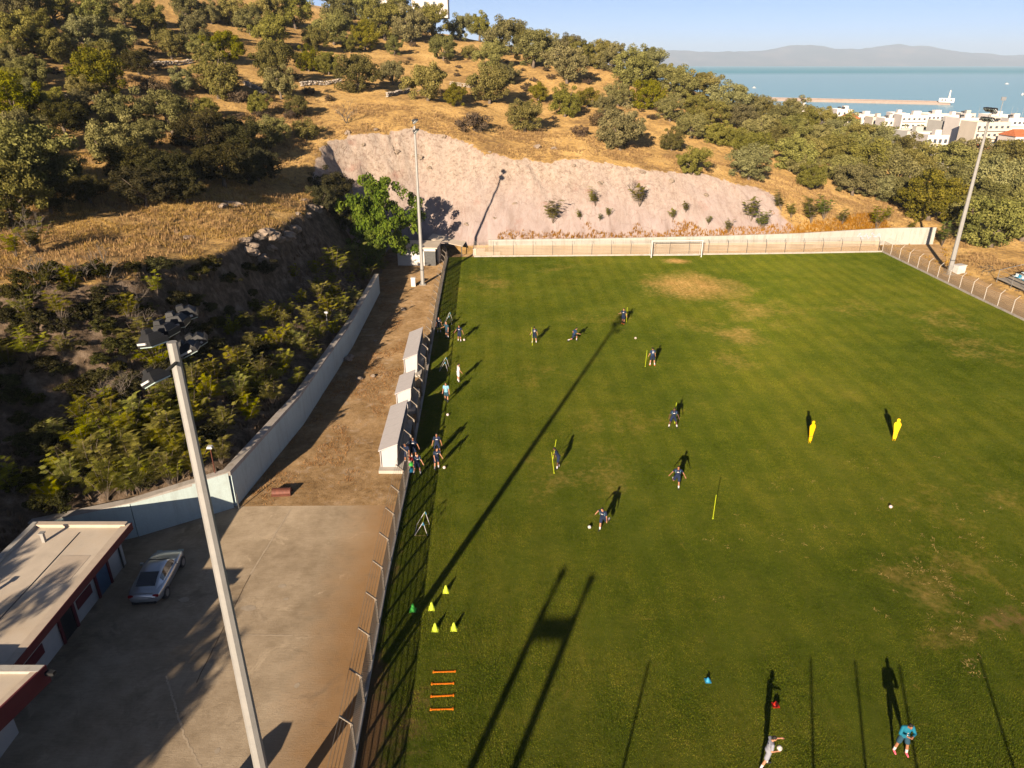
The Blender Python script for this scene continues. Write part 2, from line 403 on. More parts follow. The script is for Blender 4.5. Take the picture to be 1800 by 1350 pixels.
# ------------------------------------------------------------------ ground materials
def mat_terrain():
    N = NT('hillside_ground'); v = N.pos()
    n1 = N.noise(v, .12, 6, .62); n2 = N.noise(v, 1.3, 6, .65); n3 = N.noise(v, 7.0, 4, .6)
    grass = N.ramp(N.math('ADD', N.math('MULTIPLY', n1, .55), N.math('MULTIPLY', n2, .5)),
                   [(.32, (.070, .042, .024)), (.44, (.17, .105, .040)), (.53, (.31, .195, .068)), (.72, (.41, .28, .115))])
    grass = N.mix(N.mapr(N.noise(v, 2.6, 5, .7), .5, .66), grass, (.075, .046, .030))
    grass = N.mix(N.mapr(n3, .6, .7, 0, .7), grass, (.27, .195, .115))
    # pale quarried rock, pinkish with beige and rusty runs down the slope
    mp = N.n('ShaderNodeMapping'); mp.inputs['Scale'].default_value = (1, .25, .3); N.l(v, mp.inputs[0])
    r1 = N.noise(mp.outputs[0], .5, 7, .65, .6); r2 = N.noise(mp.outputs[0], 2.2, 6, .7, .4)
    rock = N.ramp(r1, [(.30, (.19, .142, .127)), (.45, (.26, .208, .195)), (.6, (.30, .245, .232)), (.75, (.335, .28, .25))])
    sz = N.n('ShaderNodeSeparateXYZ'); N.l(v, sz.inputs[0]); hi = N.mapr(N.math('ADD', sz.outputs[2], N.math('MULTIPLY', n1, 9)), 8, 15)
    rock = N.mix(N.math('MULTIPLY', hi, .75), rock, N.ramp(N.noise(v, 1.6, 8, .75, .5), [(.37, (.13, .088, .06)), (.46, (.27, .212, .16)), (.62, (.35, .292, .24))]))
    rock = N.mix(N.mapr(r2, .5, .75, 0, .6), rock, (.21, .135, .11))
    rock = N.mix(N.mapr(N.noise(v, .22, 5, .6), .6, .72, 0, .55), rock, (.22, .10, .075))
    vo = N.n('ShaderNodeTexVoronoi', feature='DISTANCE_TO_EDGE'); vo.inputs['Scale'].default_value = .55
    mp2 = N.n('ShaderNodeMapping'); mp2.inputs['Scale'].default_value = (1.5, .5, .45); mp2.inputs['Rotation'].default_value = (0, 0, .35)
    ds = N.n('ShaderNodeVectorMath', operation='ADD'); nv = N.n('ShaderNodeTexNoise'); nv.inputs['Scale'].default_value = .9; nv.inputs['Detail'].default_value = 5; N.l(v, nv.inputs['Vector']); N.l(v, ds.inputs[0]); N.l(nv.outputs['Color'], ds.inputs[1]); N.l(ds.outputs[0], mp2.inputs[0]); N.l(mp2.outputs[0], vo.inputs['Vector'])
    ck = N.math('MULTIPLY', N.mapr(vo.outputs['Distance'], .0, .05, 1, 0), N.mapr(N.noise(v, .35, 4, .6), .46, .6))
    rock = N.mix(N.math('MULTIPLY', ck, .28), rock, (.10, .065, .045))
    cl = N.ramp(N.noise(v, 1.1, 7, .7), [(.3, (.035, .026, .018)), (.5, (.10, .07, .046)), (.68, (.20, .15, .11))])  # cliff rock darkened in its colour for the side turned from the sun
    e = N.math('ADD', N.math('MULTIPLY', n2, .5), N.math('MULTIPLY', n3, .2))
    q = N.mapr(N.math('ADD', N.attr('quarry'), N.math('MULTIPLY', N.math('SUBTRACT', e, .35), .9)), .45, .6)
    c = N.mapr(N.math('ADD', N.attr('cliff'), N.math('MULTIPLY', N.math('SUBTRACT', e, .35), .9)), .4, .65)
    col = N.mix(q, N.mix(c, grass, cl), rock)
    col = N.mix(N.attr('town'), col, (.40, .36, .32))
    h = N.math('ADD', N.math('MULTIPLY', n2, .6), N.math('MULTIPLY', n3, .4))
    N.bsdf(col, .95, 0, N.math('SUBTRACT', N.math('ADD', h, N.math('MULTIPLY', r2, .6)), N.math('MULTIPLY', N.math('MULTIPLY', ck, q), .25)), .22, .8, .1, .6)
    return N.m
def stretch(a, b, step, g0, lo, hi):
    c = list(np.arange(a, b + .01, step))
    s = step; x = b
    while x < hi: s *= g0; x += s; c.append(x)
    s = step; x = a; L = []
    while x > lo: s *= g0; x -= s; L.append(x)
    return np.array(L[::-1] + c)
xs = stretch(-58, 78, .55, 1.07, -500, 900); ys = stretch(30, 140, .55, 1.06, -80, 900)
Xg, Yg = np.meshgrid(xs, ys); Zg, Qg, Cg = terrain(Xg, Yg)
nx, ny = len(xs), len(ys)
idx = np.arange(nx * ny).reshape(ny, nx)
F = np.stack([idx[:-1, :-1], idx[:-1, 1:], idx[1:, 1:], idx[1:, :-1]], -1).reshape(-1, 4)
me = npmesh('hillside_terrain', np.stack([Xg, Yg, Zg], -1).reshape(-1, 3), F, mat_terrain(), True,
            {'quarry': ('POINT', Qg.ravel()), 'cliff': ('POINT', Cg.ravel()), 'town': ('POINT', sst(Yg, 240, 300).ravel())})
tag(link('hillside_terrain', me), kind='structure')

# ------------------------------------------------------------------ pitch
FA = [Vector((-6.0, 5.0)), Vector((-6.44, 19.93)), Vector((-6.9, 31.0)), Vector((-7.14, 41.3)), Vector((-7.64, 56.0)), Vector((-8.05, 65.3)),
      Vector((-8.65, 79.7)), Vector((-9.3, 97.5)), Vector((-9.45, 103.2))]                    # line of the fence along the dugouts
FB = [Vector((-5.6, 103.4)), Vector((20, 104.3)), Vector((42.6, 105.4)), Vector((55.9, 106.4))]  # behind the goal
FC = [Vector((55.9, 106.4)), Vector((56.15, 95.0)), Vector((56.4, 83.0)), Vector((56.9, 70.0)), Vector((57.4, 45.0))]
def xfence(y):
    return np.interp(y, [p.y for p in FA], [p.x for p in FA])
def yfar(x): return np.interp(x, [-10, -5.6, 20, 42.6, 55.9], [103.2, 103.4, 104.3, 105.4, 106.4])
def blob(X, Y, c, rx, ry, rot=0.0):
    a, b = X - c[0], Y - c[1]; u = a * math.cos(rot) + b * math.sin(rot); w = -a * math.sin(rot) + b * math.cos(rot)
    return np.clip(1.35 - np.hypot(u / rx, w / ry), 0, 1)
gx = np.linspace(0, 1, 181); gy = np.linspace(0, 1, 281)
U, V = np.meshgrid(gx, gy)
Yp = 5 + V * 98.5; X0 = xfence(Yp); X1 = np.interp(Yp, [45, 70, 83, 95, 106.4], [57.4, 56.9, 56.4, 56.15, 55.9])
Xp = X0 + U * (X1 - X0); Yp = 5 + V * (yfar(Xp) - 5)
g = G(1225, 503); dry = .78 * blob(Xp, Yp, (g.x - .5, g.y), 7.0, 6.8)
g = G(1190, 459); dry = np.maximum(dry, .9 * blob(Xp, Yp, g, 2.0, 1.6))
for (px, py, rx, ry, s) in [(1300, 590, 3.2, 3.5, .62), (1240, 575, 4, 3, .4), (1330, 545, 5, 6, .5), (1660, 560, 5, 5, .40), (1720, 610, 5, 6, .38), (1500, 540, 6, 5, .3),
                            (1000, 840, 2.6, 1.6, .5), (1290, 630, 3, 3, .4), (1050, 560, 5, 3, .28), (860, 500, 4, 6, .38), (980, 470, 6, 3, .3),
                            (1610, 1030, 1.8, 3, .5), (1700, 1110, 3.6, .8, .45), (1650, 1000, 4, 3, .35), (1080, 740, 6, 3, .3), (1040, 830, 6, 5, .28), (950, 660, 5, 2.5, .26), (1700, 880, 6, 3, .3)]:
    g = G(px, py); dry = np.maximum(dry, .8 * s * blob(Xp, Yp, g, rx, ry, .4))
df = Xp - xfence(Yp)
bare = (1 - sst(df, 1.0, 3.4)) * (1 - sst(Yp, 22, 28)) * .55 + (1 - sst(df, .2, 1.4)) * .45
for (px, py, rx, ry, s) in [(785, 1155, 1.3, .9, .38), (700, 1310, 2.2, 3.0, .55), (740, 1220, 1.2, 2.2, .35), (1780, 1085, 2.5, 1.5, .6), (1740, 1070, 1.5, 1.2, .4)]:
    g = G(px, py); bare = np.maximum(bare, s * blob(Xp, Yp, g, rx, ry))
me = npmesh('pitch', np.stack([Xp, Yp, Xp * 0 + .0], -1).reshape(-1, 3),
            (lambda i: np.stack([i[:-1, :-1], i[:-1, 1:], i[1:, 1:], i[1:, :-1]], -1).reshape(-1, 4))(np.arange(Xp.size).reshape(Xp.shape)), [], True,
            {'dry': ('POINT', dry.ravel()), 'bare': ('POINT', bare.ravel())})
def mat_pitch():
    N = NT('pitch_turf'); v = N.pos()
    n0 = N.noise(v, .055, 4, .55); n1 = N.noise(v, .35, 6, .62); n2 = N.noise(v, 2.2, 6, .68); n3 = N.noise(v, 14, 5, .7)
    f = N.math('ADD', N.math('ADD', N.math('MULTIPLY', n0, .35), N.math('MULTIPLY', n1, .3)), N.math('ADD', N.math('MULTIPLY', n2, .22), N.math('MULTIPLY', n3, .22)))
    col = N.ramp(f, [(.36, (.020, .030, .003)), (.48, (.045, .058, .005)), (.60, (.075, .082, .009)), (.76, (.15, .120, .022))])
    # faint mowing bands along the pitch
    mp = N.n('ShaderNodeMapping'); mp.inputs['Rotation'].default_value = (0, 0, R(-2)); N.l(v, mp.inputs[0])
    wv = N.n('ShaderNodeTexWave', wave_type='BANDS', bands_direction='X'); wv.inputs['Scale'].default_value = .09; wv.inputs['Distortion'].default_value = 2.5
    wv.inputs['Detail'].default_value = 3; wv.inputs['Detail Scale'].default_value = .5; N.l(mp.outputs[0], wv.inputs[0])
    col = N.mix(N.mapr(wv.outputs['Fac'], .35, .8, 0, .28), col, (.055, .075, .006))
    # worn yellow straw and bare soil
    d = N.math('ADD', N.attr('dry'), N.math('MULTIPLY', N.math('SUBTRACT', N.math('ADD', N.math('MULTIPLY', n2, .55), N.math('MULTIPLY', n1, .7)), .62), 1.5))
    col = N.mix(N.mapr(d, .22, .95, 0, .92), col, N.ramp(n2, [(.35, (.20, .115, .035)), (.65, (.32, .20, .075))]))
    st = N.mapr(N.noise(v, 1.1, 8, .75, 1.2), .635, .70, 0, .55)
    col = N.mix(st, col, (.20, .145, .035))
    b = N.math('ADD', N.attr('bare'), N.math('MULTIPLY', N.math('SUBTRACT', N.math('ADD', N.math('MULTIPLY', n2, .6), N.math('MULTIPLY', n1, .5)), .56), 2.0))
    col = N.mix(N.mapr(b, .35, .75, 0, .9), col, N.ramp(n3, [(.3, (.075, .038, .018)), (.7, (.16, .09, .045))]))
    h = N.math('ADD', N.math('MULTIPLY', N.noise(v, 30, 4, .8), .6), N.math('MULTIPLY', n3, .4))
    N.bsdf(col, .9, 0, h, .05, .9, .06, 1.0)
    return N.m
me.materials.append(mat_pitch()); tag(link('pitch', me), kind='structure')

# ------------------------------------------------------------------ concrete yard and dirt track
def sheet(name, poly, z, mat):
    b = MB(); b.add([(p[0], p[1], z) for p in poly], [tuple(range(len(poly)))]); return tag(b.build(name, mat), kind='structure')
def mat_yard():
    N = NT('yard_concrete'); v = N.pos()
    n1 = N.noise(v, .16, 6, .6); n2 = N.noise(v, 1.1, 6, .65); n3 = N.noise(v, 11, 4, .7)
    mp = N.n('ShaderNodeMapping'); mp.inputs['Scale'].default_value = (.3, 2.2, 1); N.l(v, mp.inputs[0])
    br = N.noise(mp.outputs[0], 6.0, 5, .75)
    f = N.math('ADD', N.math('MULTIPLY', n1, .55), N.math('ADD', N.math('MULTIPLY', n2, .3), N.math('MULTIPLY', br, .2)))
    col = N.ramp(f, [(.40, (.165, .124, .080)), (.53, (.26, .204, .140)), (.68, (.37, .300, .215))])
    col = N.mix(N.mapr(N.noise(v, .5, 5, .7, 1.0), .6, .68, 0, .5), col, (.40, .32, .225))
    x = N.n('ShaderNodeSeparateXYZ'); N.l(v, x.inputs[0])
    col = N.mix(N.math('MULTIPLY', N.mapr(N.math('ADD', x.outputs[0], N.math('MULTIPLY', n2, 3)), -9.3, -6.6), .75), col, (.19, .10, .035))
    col = N.mix(N.mapr(n3, .62, .72, 0, .45), col, (.08, .055, .035))
    n4 = N.noise(v, 34, 5, .8); col = N.mix(.5, col, N.ramp(n4, [(.32, (.45, .45, .45)), (.68, (.62, .62, .62))]), 'OVERLAY'); col = N.mix(N.mapr(N.noise(v, .28, 6, .7, 1.5), .56, .66, 0, .45), col, (.115, .085, .058))
    N.bsdf(col, .92, 0, N.math('ADD', N.math('ADD', n3, br), n4), .014, .7, .12, .5)
    return N.m
def mat_dirt():
    N = NT('track_dirt'); v = N.pos()
    n1 = N.noise(v, .35, 6, .65); n2 = N.noise(v, 1.8, 6, .7); n3 = N.noise(v, 9, 5, .7)
    f = N.math('ADD', N.math('MULTIPLY', n1, .4), N.math('ADD', N.math('MULTIPLY', n2, .4), N.math('MULTIPLY', n3, .25)))
    col = N.ramp(f, [(.38, (.085, .050, .022)), (.5, (.18, .115, .055)), (.6, (.27, .18, .095)), (.72, (.36, .26, .16))])
    col = N.mix(N.mapr(N.noise(v, .9, 6, .7, .8), .55, .68, 0, .75), col, (.26, .20, .145))
    col = N.mix(N.mapr(N.noise(v, 3.4, 5, .75), .57, .66, 0, .8), col, (.26, .13, .032))
    N.bsdf(col, .95, 0, N.math('ADD', n3, n2), .06, .8, .1, .6)
    return N.m
yard = [(-27.0, -40), (-4.7, -40), (-6.0, 5), (-6.44, 19.93), (-6.9, 31), (-7.08, 38.75), (-17.9, 38.6), (-22.6, 35.5), (-27.0, 33.4)]
sheet('yard', yard, 0.0, mat_yard())
dirt = [(-17.9, 38.6), (-7.08, 38.75), (-7.64, 56), (-8.05, 65.3), (-8.65, 79.7), (-9.3, 97.5), (-9.4, 103.4), (-5.6, 103.5), (12, 104.1), (20, 104.4), (42.6, 105.5), (55.9, 106.5),
        (56.2, 95), (56.5, 83), (57, 70), (57.5, 45), (58, -40), (62, -40), (62, 99), (67.2, 108.5), (67.5, 114), (60, 114), (44, 111), (12, 107.5), (-8, 107), (-18, 108), (-22.5, 101), (-21, 95), (-17.8, 86), (-17.4, 67), (-17.8, 50)]
sheet('dirt_track', dirt, -.004, mat_dirt())

# ------------------------------------------------------------------ sea and far coast
def mat_sea():
    N = NT('sea_water'); v = N.pos()
    mp = N.n('ShaderNodeMapping'); mp.inputs['Scale'].default_value = (.00035, .0016, 1); N.l(v, mp.inputs[0])
    n = N.noise(mp.outputs[0], 1.0, 5, .55, .4)
    x = N.n('ShaderNodeSeparateXYZ'); N.l(v, x.inputs[0])
    ruff = N.mapr(N.math('ADD', x.outputs[1], N.math('MULTIPLY', n, 1800)), 4300, 5600)
    col = N.mix(ruff, (.24, .45, .53), (.010, .26, .33))  # pale near water holds the sky's grazing reflection in its base colour
    w = N.noise(v, .35, 4, .7)
    N.bsdf(col, N.mapr(ruff, 0, 1, .34, .6), 0, w, .25, .5, .35)
    return N.m
b = MB(); b.add([(-17000, -400, -22), (17000, -400, -22), (17000, 22000, -22), (-17000, 22000, -22)], [(0, 1, 2, 3)])
tag(b.build('sea', mat_sea()), kind='structure')
def mountains(name, Y, x0, x1, prof, seed, depth, col):
    nxm, nym = 420, 26
    X = np.linspace(x0, x1, nxm); V_ = np.linspace(0, 1, nym)
    Xm, Vm = np.meshgrid(X, V_)
    top = np.interp(Xm, [p[0] for p in prof], [p[1] for p in prof])
    top = top * (1 + .10 * fbm(Xm / 1500, Vm * 0, 4, seed)) + 30 * fbm(Xm / 500, Vm, 4, seed + 3)
    Ym = Y + Vm * depth + 500 * fbm(Xm / 2200, Vm * 0 + 3, 3, seed + 7)
    Zm = -24 + (top + 22) * np.sin(np.clip(Vm * 1.25, 0, 1) * math.pi / 2) ** 1.1 + 130 * fbm(Xm / 700, Vm * 4, 4, seed + 9) * Vm * (1.3 - Vm) * 1.4
    i = np.arange(nxm * nym).reshape(nym, nxm)
    N = NT(name + '_slopes'); v = N.pos()
    n = N.noise(v, .0016, 6, .6)
    c = N.ramp(n, [(.38, (.025, .034, .03)), (.55, (.075, .070, .062)), (.7, (.16, .12, .095))])
    N.bsdf(c, .95, 0)
    me = npmesh(name, np.stack([Xm, Ym, Zm], -1).reshape(-1, 3), np.stack([i[:-1, :-1], i[:-1, 1:], i[1:, 1:], i[1:, :-1]], -1).reshape(-1, 4), N.m, True)
    tag(link(name, me), kind='structure')
def mx(px, Y): return AY(px, 110, Y).x
YM = 14500
mountains('mountains', YM, mx(700, YM), mx(2300, YM),
          [(mx(q, YM + 2200), AY(q, py, YM + 2200).z) for q, py in [(700, 100), (1000, 97), (1140, 90), (1260, 89), (1330, 86), (1420, 83), (1500, 87), (1560, 79), (1600, 83), (1660, 93), (1740, 98), (1800, 97), (2000, 90), (2300, 95)]],
          60, 2600, None)

# ------------------------------------------------------------------ walls
def wallstrip(name, pts, h, th, mat, label, cat, cap=None, parent=None, z0=-.1):
    b = MB(); n = len(pts); L = []; Rr = []
    for i, p in enumerate(pts):
        a = Vector(pts[max(i - 1, 0)][:2]); c = Vector(pts[min(i + 1, n - 1)][:2]); t = (c - a).normalized(); nn = Vector((-t.y, t.x)) * th / 2
        L.append(Vector(p[:2]) + nn); Rr.append(Vector(p[:2]) - nn)
    hs = h if hasattr(h, '__len__') else [h] * n
    vs = []
    for i in range(n): vs += [(L[i].x, L[i].y, z0), (Rr[i].x, Rr[i].y, z0), (Rr[i].x, Rr[i].y, hs[i]), (L[i].x, L[i].y, hs[i])]
    fs = [(3, 2, 1, 0), tuple(4 * (n - 1) + k for k in (0, 1, 2, 3))]
    for i in range(n - 1):
        a = 4 * i; c = a + 4
        fs += [(a + k, a + (k + 1) % 4, c + (k + 1) % 4, c + k) for k in range(4)]
    b.add(vs, fs); o = b.build(name, mat, parent)
    bm = bmesh.new(); bm.from_mesh(o.data); bmesh.ops.recalc_face_normals(bm, faces=bm.faces); bm.to_mesh(o.data); bm.free()
    if label: tag(o, label, cat)
    return o
rw = empty('retaining_wall', (-17.7, 38.4, 0), 0, 'long pale rendered retaining wall between weedy slope and dirt track', 'wall')
def off(o, v):  # parent without moving
    o.parent = rw if v is None else v; p = o.parent; o.location = o.location - p.location if p.rotation_euler.z == 0 else p.matrix_world.inverted() @ o.location
    return o
RWP = [(-27.4, 33.4), (-22.62, 35.6), (-17.95, 38.65), (-16.70, 50), (-16.27, 66.9), (-16.65, 85.4)]
for i, (a, c, ha, hb) in enumerate([(RWP[0], RWP[1], 2.35, 2.35), (RWP[1], RWP[2], 2.35, 2.58)]):
    off(wallstrip('wall_face', [a, c], [ha, hb], .5, M['shade_tint_wall'], None, None), None)
off(wallstrip('wall_face', RWP[2:], [2.58, 2.5, 2.42, 2.35], .5, M['shade_tint_wall'], None, None), None)
off(wallstrip('coping', RWP, [2.42, 2.42, 2.66, 2.57, 2.49, 2.42], .56, M['kerb'], None, None, z0=2.36), None)
off(MB().tube([(-17.45, 38.3, 0), (-17.45, 38.3, 1.2)], .04, 6).build('pipe', M['dark_steel']), None)
FWP = [(-3.5, 105.0), (12, 105.6), (30, 107.0), (43.5, 108.2), (58.4, 111.3), (66.3, 111.6)]
fw = wallstrip('boundary_wall', FWP, [2.2, 2.25, 2.3, 2.45, 2.6, 2.65], .25, M['white_paint'], 'long low off-white boundary wall behind the far goal, below the quarry', 'wall')
for (xa, ya), (xb, yb) in zip(FWP[:-1], FWP[1:]):
    A_ = Vector((xa, ya)); B_ = Vector((xb, yb)); t = (B_ - A_); n_ = max(1, int(t.length / 4.0)); u = t.normalized(); ang = math.atan2(u.y, u.x)
    for k in range(n_):
        q = A_ + t * (k + .5) / n_ + Vector((u.y, -u.x)) * .128
        MB().box((0, 0, 0), (.035, .012, 2.1)).build('joint', M['concrete'], fw, loc=(q.x, q.y, 1.08), rot=(0, 0, ang))
# faint pink scrawl on the wall
b = MB(); ga = Vector((58.4, 111.3)); gb_ = Vector((43.5, 108.2)); gd = (ga - gb_).normalized(); gn = Vector((gd.y, -gd.x)) * .135
rr = random.Random(5)
for k in range(26):
    t0 = 10.2 + .16 * k; zc = 1.45 + .28 * math.sin(k * .9) + rr.uniform(-.1, .1)
    p = gb_ + gd * t0 + gn; q = gb_ + gd * (t0 + .2) + gn; z2 = zc + rr.uniform(-.25, .25)
    b.add([(p.x, p.y, zc), (q.x, q.y, z2), (q.x, q.y, z2 + .12), (p.x, p.y, zc + .12)], [(0, 1, 2, 3)])
b.build('painted_scrawl', pm('pink_spray', (.52, .36, .50), .8, .1, 5), fw)

# ------------------------------------------------------------------ fences
def mat_mesh():
    N = NT('chain_link'); uv = N.n('ShaderNodeUVMap').outputs[0]
    s = N.n('ShaderNodeSeparateXYZ'); N.l(uv, s.inputs[0])
    def line(sgn):
        a = N.math('ADD', s.outputs[0], N.math('MULTIPLY', s.outputs[1], sgn))
        f = N.math('FRACT', N.math('MULTIPLY', a, 9.0))
        return N.math('LESS_THAN', f, .30)
    w = N.math('MAXIMUM', line(1.0), line(-1.0))
    p = N.n('ShaderNodeBsdfPrincipled'); p.inputs['Base Color'].default_value = (.42, .30, .185, 1); p.inputs['Roughness'].default_value = .6
    t = N.n('ShaderNodeBsdfTransparent'); mx_ = N.n('ShaderNodeMixShader'); N.l(w, mx_.inputs[0]); N.l(t.outputs[0], mx_.inputs[1]); N.l(p.outputs[0], mx_.inputs[2])
    N.l(mx_.outputs[0], N.out.inputs[0]); return N.m
M['mesh'] = mat_mesh()
def path_at(P, s):
    for a, c in zip(P[:-1], P[1:]):
        L = (c - a).length
        if s <= L: return a + (c - a) * (s / L), (c - a).normalized()
        s -= L
    return P[-1].copy(), (P[-1] - P[-2]).normalized()
def plen(P): return sum((c - a).length for a, c in zip(P[:-1], P[1:]))
def fence(P, side, label, sp=2.45, h=1.74, arm=.62, kz=.20, gaps=(), mat=None, post_start=.0, hkerb=None, thin=False):
    root = empty('fence', (P[0].x, P[0].y, 0), 0, label, 'fence'); O = Vector((P[0].x, P[0].y, 0)); L = plen(P)
    pb = MB(); w = .055 if not thin else .032
    pb.box((0, 0, h / 2), (2 * w, 2 * w, h)); pm_ = pb.mesh('post', mat or M['post'])
    ab = MB(); ab.tube([(0, 0, h - .03), (arm * .72, 0, h + arm * .70)], w * .85, 4); am = ab.mesh('post_arm', mat or M['post'])
    S = np.arange(post_start, L, sp); W4 = [[] for _ in range(4)]
    for s in S:
        p, t = path_at(P, s); n = Vector((-t.y, t.x)) * side; a = math.atan2(n.y, n.x)
        po = link('post', pm_, root, (p.x - O.x, p.y - O.y, 0), (0, 0, a)); link('post_arm', am, po)
        for k in range(4):
            f = .25 + .25 * k
            W4[k].append((p.x - O.x + n.x * arm * .72 * f, p.y - O.y + n.y * arm * .72 * f, h + arm * .70 * f + .02))
    for k in range(4):
        MB().tube(W4[k], .011, 3).build('barbed_wire', M['wire'], root)
    # chain link panels between the posts, tension wires: one piece for each unbroken run
    runs = [[]]
    for s0, s1 in zip(S[:-1], S[1:]):
        if any(a < s0 + .3 and s1 - .3 < c for a, c in gaps): runs.append([])
        else: runs[-1].append((s0, s1))
    for run in [q for q in runs if q]:
        v = []; f = []; uv = []
        for i, s0 in enumerate([q[0] for q in run] + [run[-1][1]]):
            p, t = path_at(P, s0); v += [(p.x - O.x, p.y - O.y, kz), (p.x - O.x, p.y - O.y, h)]; uv.append(s0)
            if i: f.append((2 * i - 2, 2 * i, 2 * i + 1, 2 * i - 1))
        me = bpy.data.meshes.new('chain_link'); me.from_pydata(v, [], f); me.materials.append(M['mesh'])
        ul = me.uv_layers.new(name='UVMap')
        for lp in me.loops: ul.data[lp.index].uv = (uv[lp.vertex_index // 2], v[lp.vertex_index][2])
        link('chain_link', me, root)
        for k in range(7):
            z = kz + (h - kz) * (k + .5) / 7
            MB().tube([(v[2 * i][0], v[2 * i][1], z) for i in range(len(v) // 2)], .019, 4, cap=False).build('tension_wire', M['wire'], root)
    k = wallstrip('kerb', [(p.x, p.y) for p in P], hkerb or kz, .15, M['kerb'], None, None); k.parent = root; k.location = -O
    return root
fence(FA, 1, 'tall left chain-link fence with angled post tops beside the yard and dugouts', gaps=((37.9, 45.6), (47.2, 51.6), (54.4, 62.2)), post_start=.9)
fence(FB, 1, 'chain-link fence with curved post tops behind the far goal', sp=2.9, mat=M['dark_steel'], kz=.22, thin=True)
fence(FC, 1, 'chain-link fence with pale bent posts along the right touchline', sp=2.45, kz=.24, mat=M['post_pale'], thin=True)

# ------------------------------------------------------------------ small hut and blocks at the far left corner
hut = empty('hut', (-13.2, 100.2, 0), R(-4), 'small white flat-roofed hut beside the far left corner of the pitch', 'hut')
b = MB()
b.box((-2.65, 0, 1.25), (.2, 3.6, 2.5)).box((2.65, .9, 1.25), (.2, 1.8, 2.5)).box((0, 1.7, 1.25), (5.1, .2, 2.5)).box((-.75, -1.7, 1.25), (3.6, .2, 2.5)).box((1.85, -1.7, 2.3), (1.6, .2, .4))
b.build('wall', M['white_bright'], hut)
MB().box((0, .1, 2.58), (5.9, 4.4, .16)).build('roof', M['roof_beige'], hut)
MB().box((1.85, -1.62, 1.04), (1.5, .06, 2.08)).build('door', M['dark_steel'], hut)
so_ = empty('lean_to', (-9.6, 105.2, 0), R(-10), 'sloping corrugated sheet shelter between the hut and boundary wall', 'shelter')
b = MB(); b.add([(-2.6, -1.2, 2.35), (2.6, -1.2, 1.5), (2.6, 1.4, 1.75), (-2.6, 1.4, 2.6), (-2.6, -1.2, 2.42), (2.6, -1.2, 1.57), (2.6, 1.4, 1.82), (-2.6, 1.4, 2.67)],
              [(3, 2, 1, 0), (4, 5, 6, 7), (0, 1, 5, 4), (1, 2, 6, 5), (2, 3, 7, 6), (3, 0, 4, 7)]); b.build('roof', M['roof_beige'], so_)
for x, y, z in ((-2.4, -1, 2.36), (2.4, -1, 1.56), (0, -1, 1.95), (2.4, 1.2, 1.75)): MB().tube([(x, y, 0), (x, y, z)], .06, 6).build('post', M['dark_steel'], so_)
for (px, py, w, h, lb) in [(842, 449, 1.75, .95, 'white square block at the left end of the far kerb'), (866, 450, 2.2, .5, 'low white block against the far kerb')]:
    p = G(px, py); b = MB(); b.box((0, 0, h / 2), (w, .55, h), taper=.97).box((0, 0, h + .03), (w + .06, .6, .06)); tag(b.build('concrete_block', M['white_bright'], loc=(p.x, p.y + .2, 0)), lb, 'block')
p = G(727, 503); b = MB(); b.box((0, 0, .55), (.55, .45, 1.1)).box((0, 0, 1.12), (.62, .52, .08)).box((0, -.24, .6), (.4, .03, .7)); tag(b.build('meter_cabinet', M['white_bright'], loc=p), 'narrow white meter cabinet beside the far floodlight base', 'cabinet')
p = G(1684, 480); b = MB(); b.box((0, 0, .55), (1.35, .9, 1.1)).box((0, 0, 1.13), (1.45, 1.0, .08)).box((0, -.46, .55), (1.1, .03, .9)); tag(b.build('electric_cabinet', M['white_bright'], loc=p, rot=(0, 0, .3)), 'white electric cabinet at the foot of the right floodlight', 'cabinet')

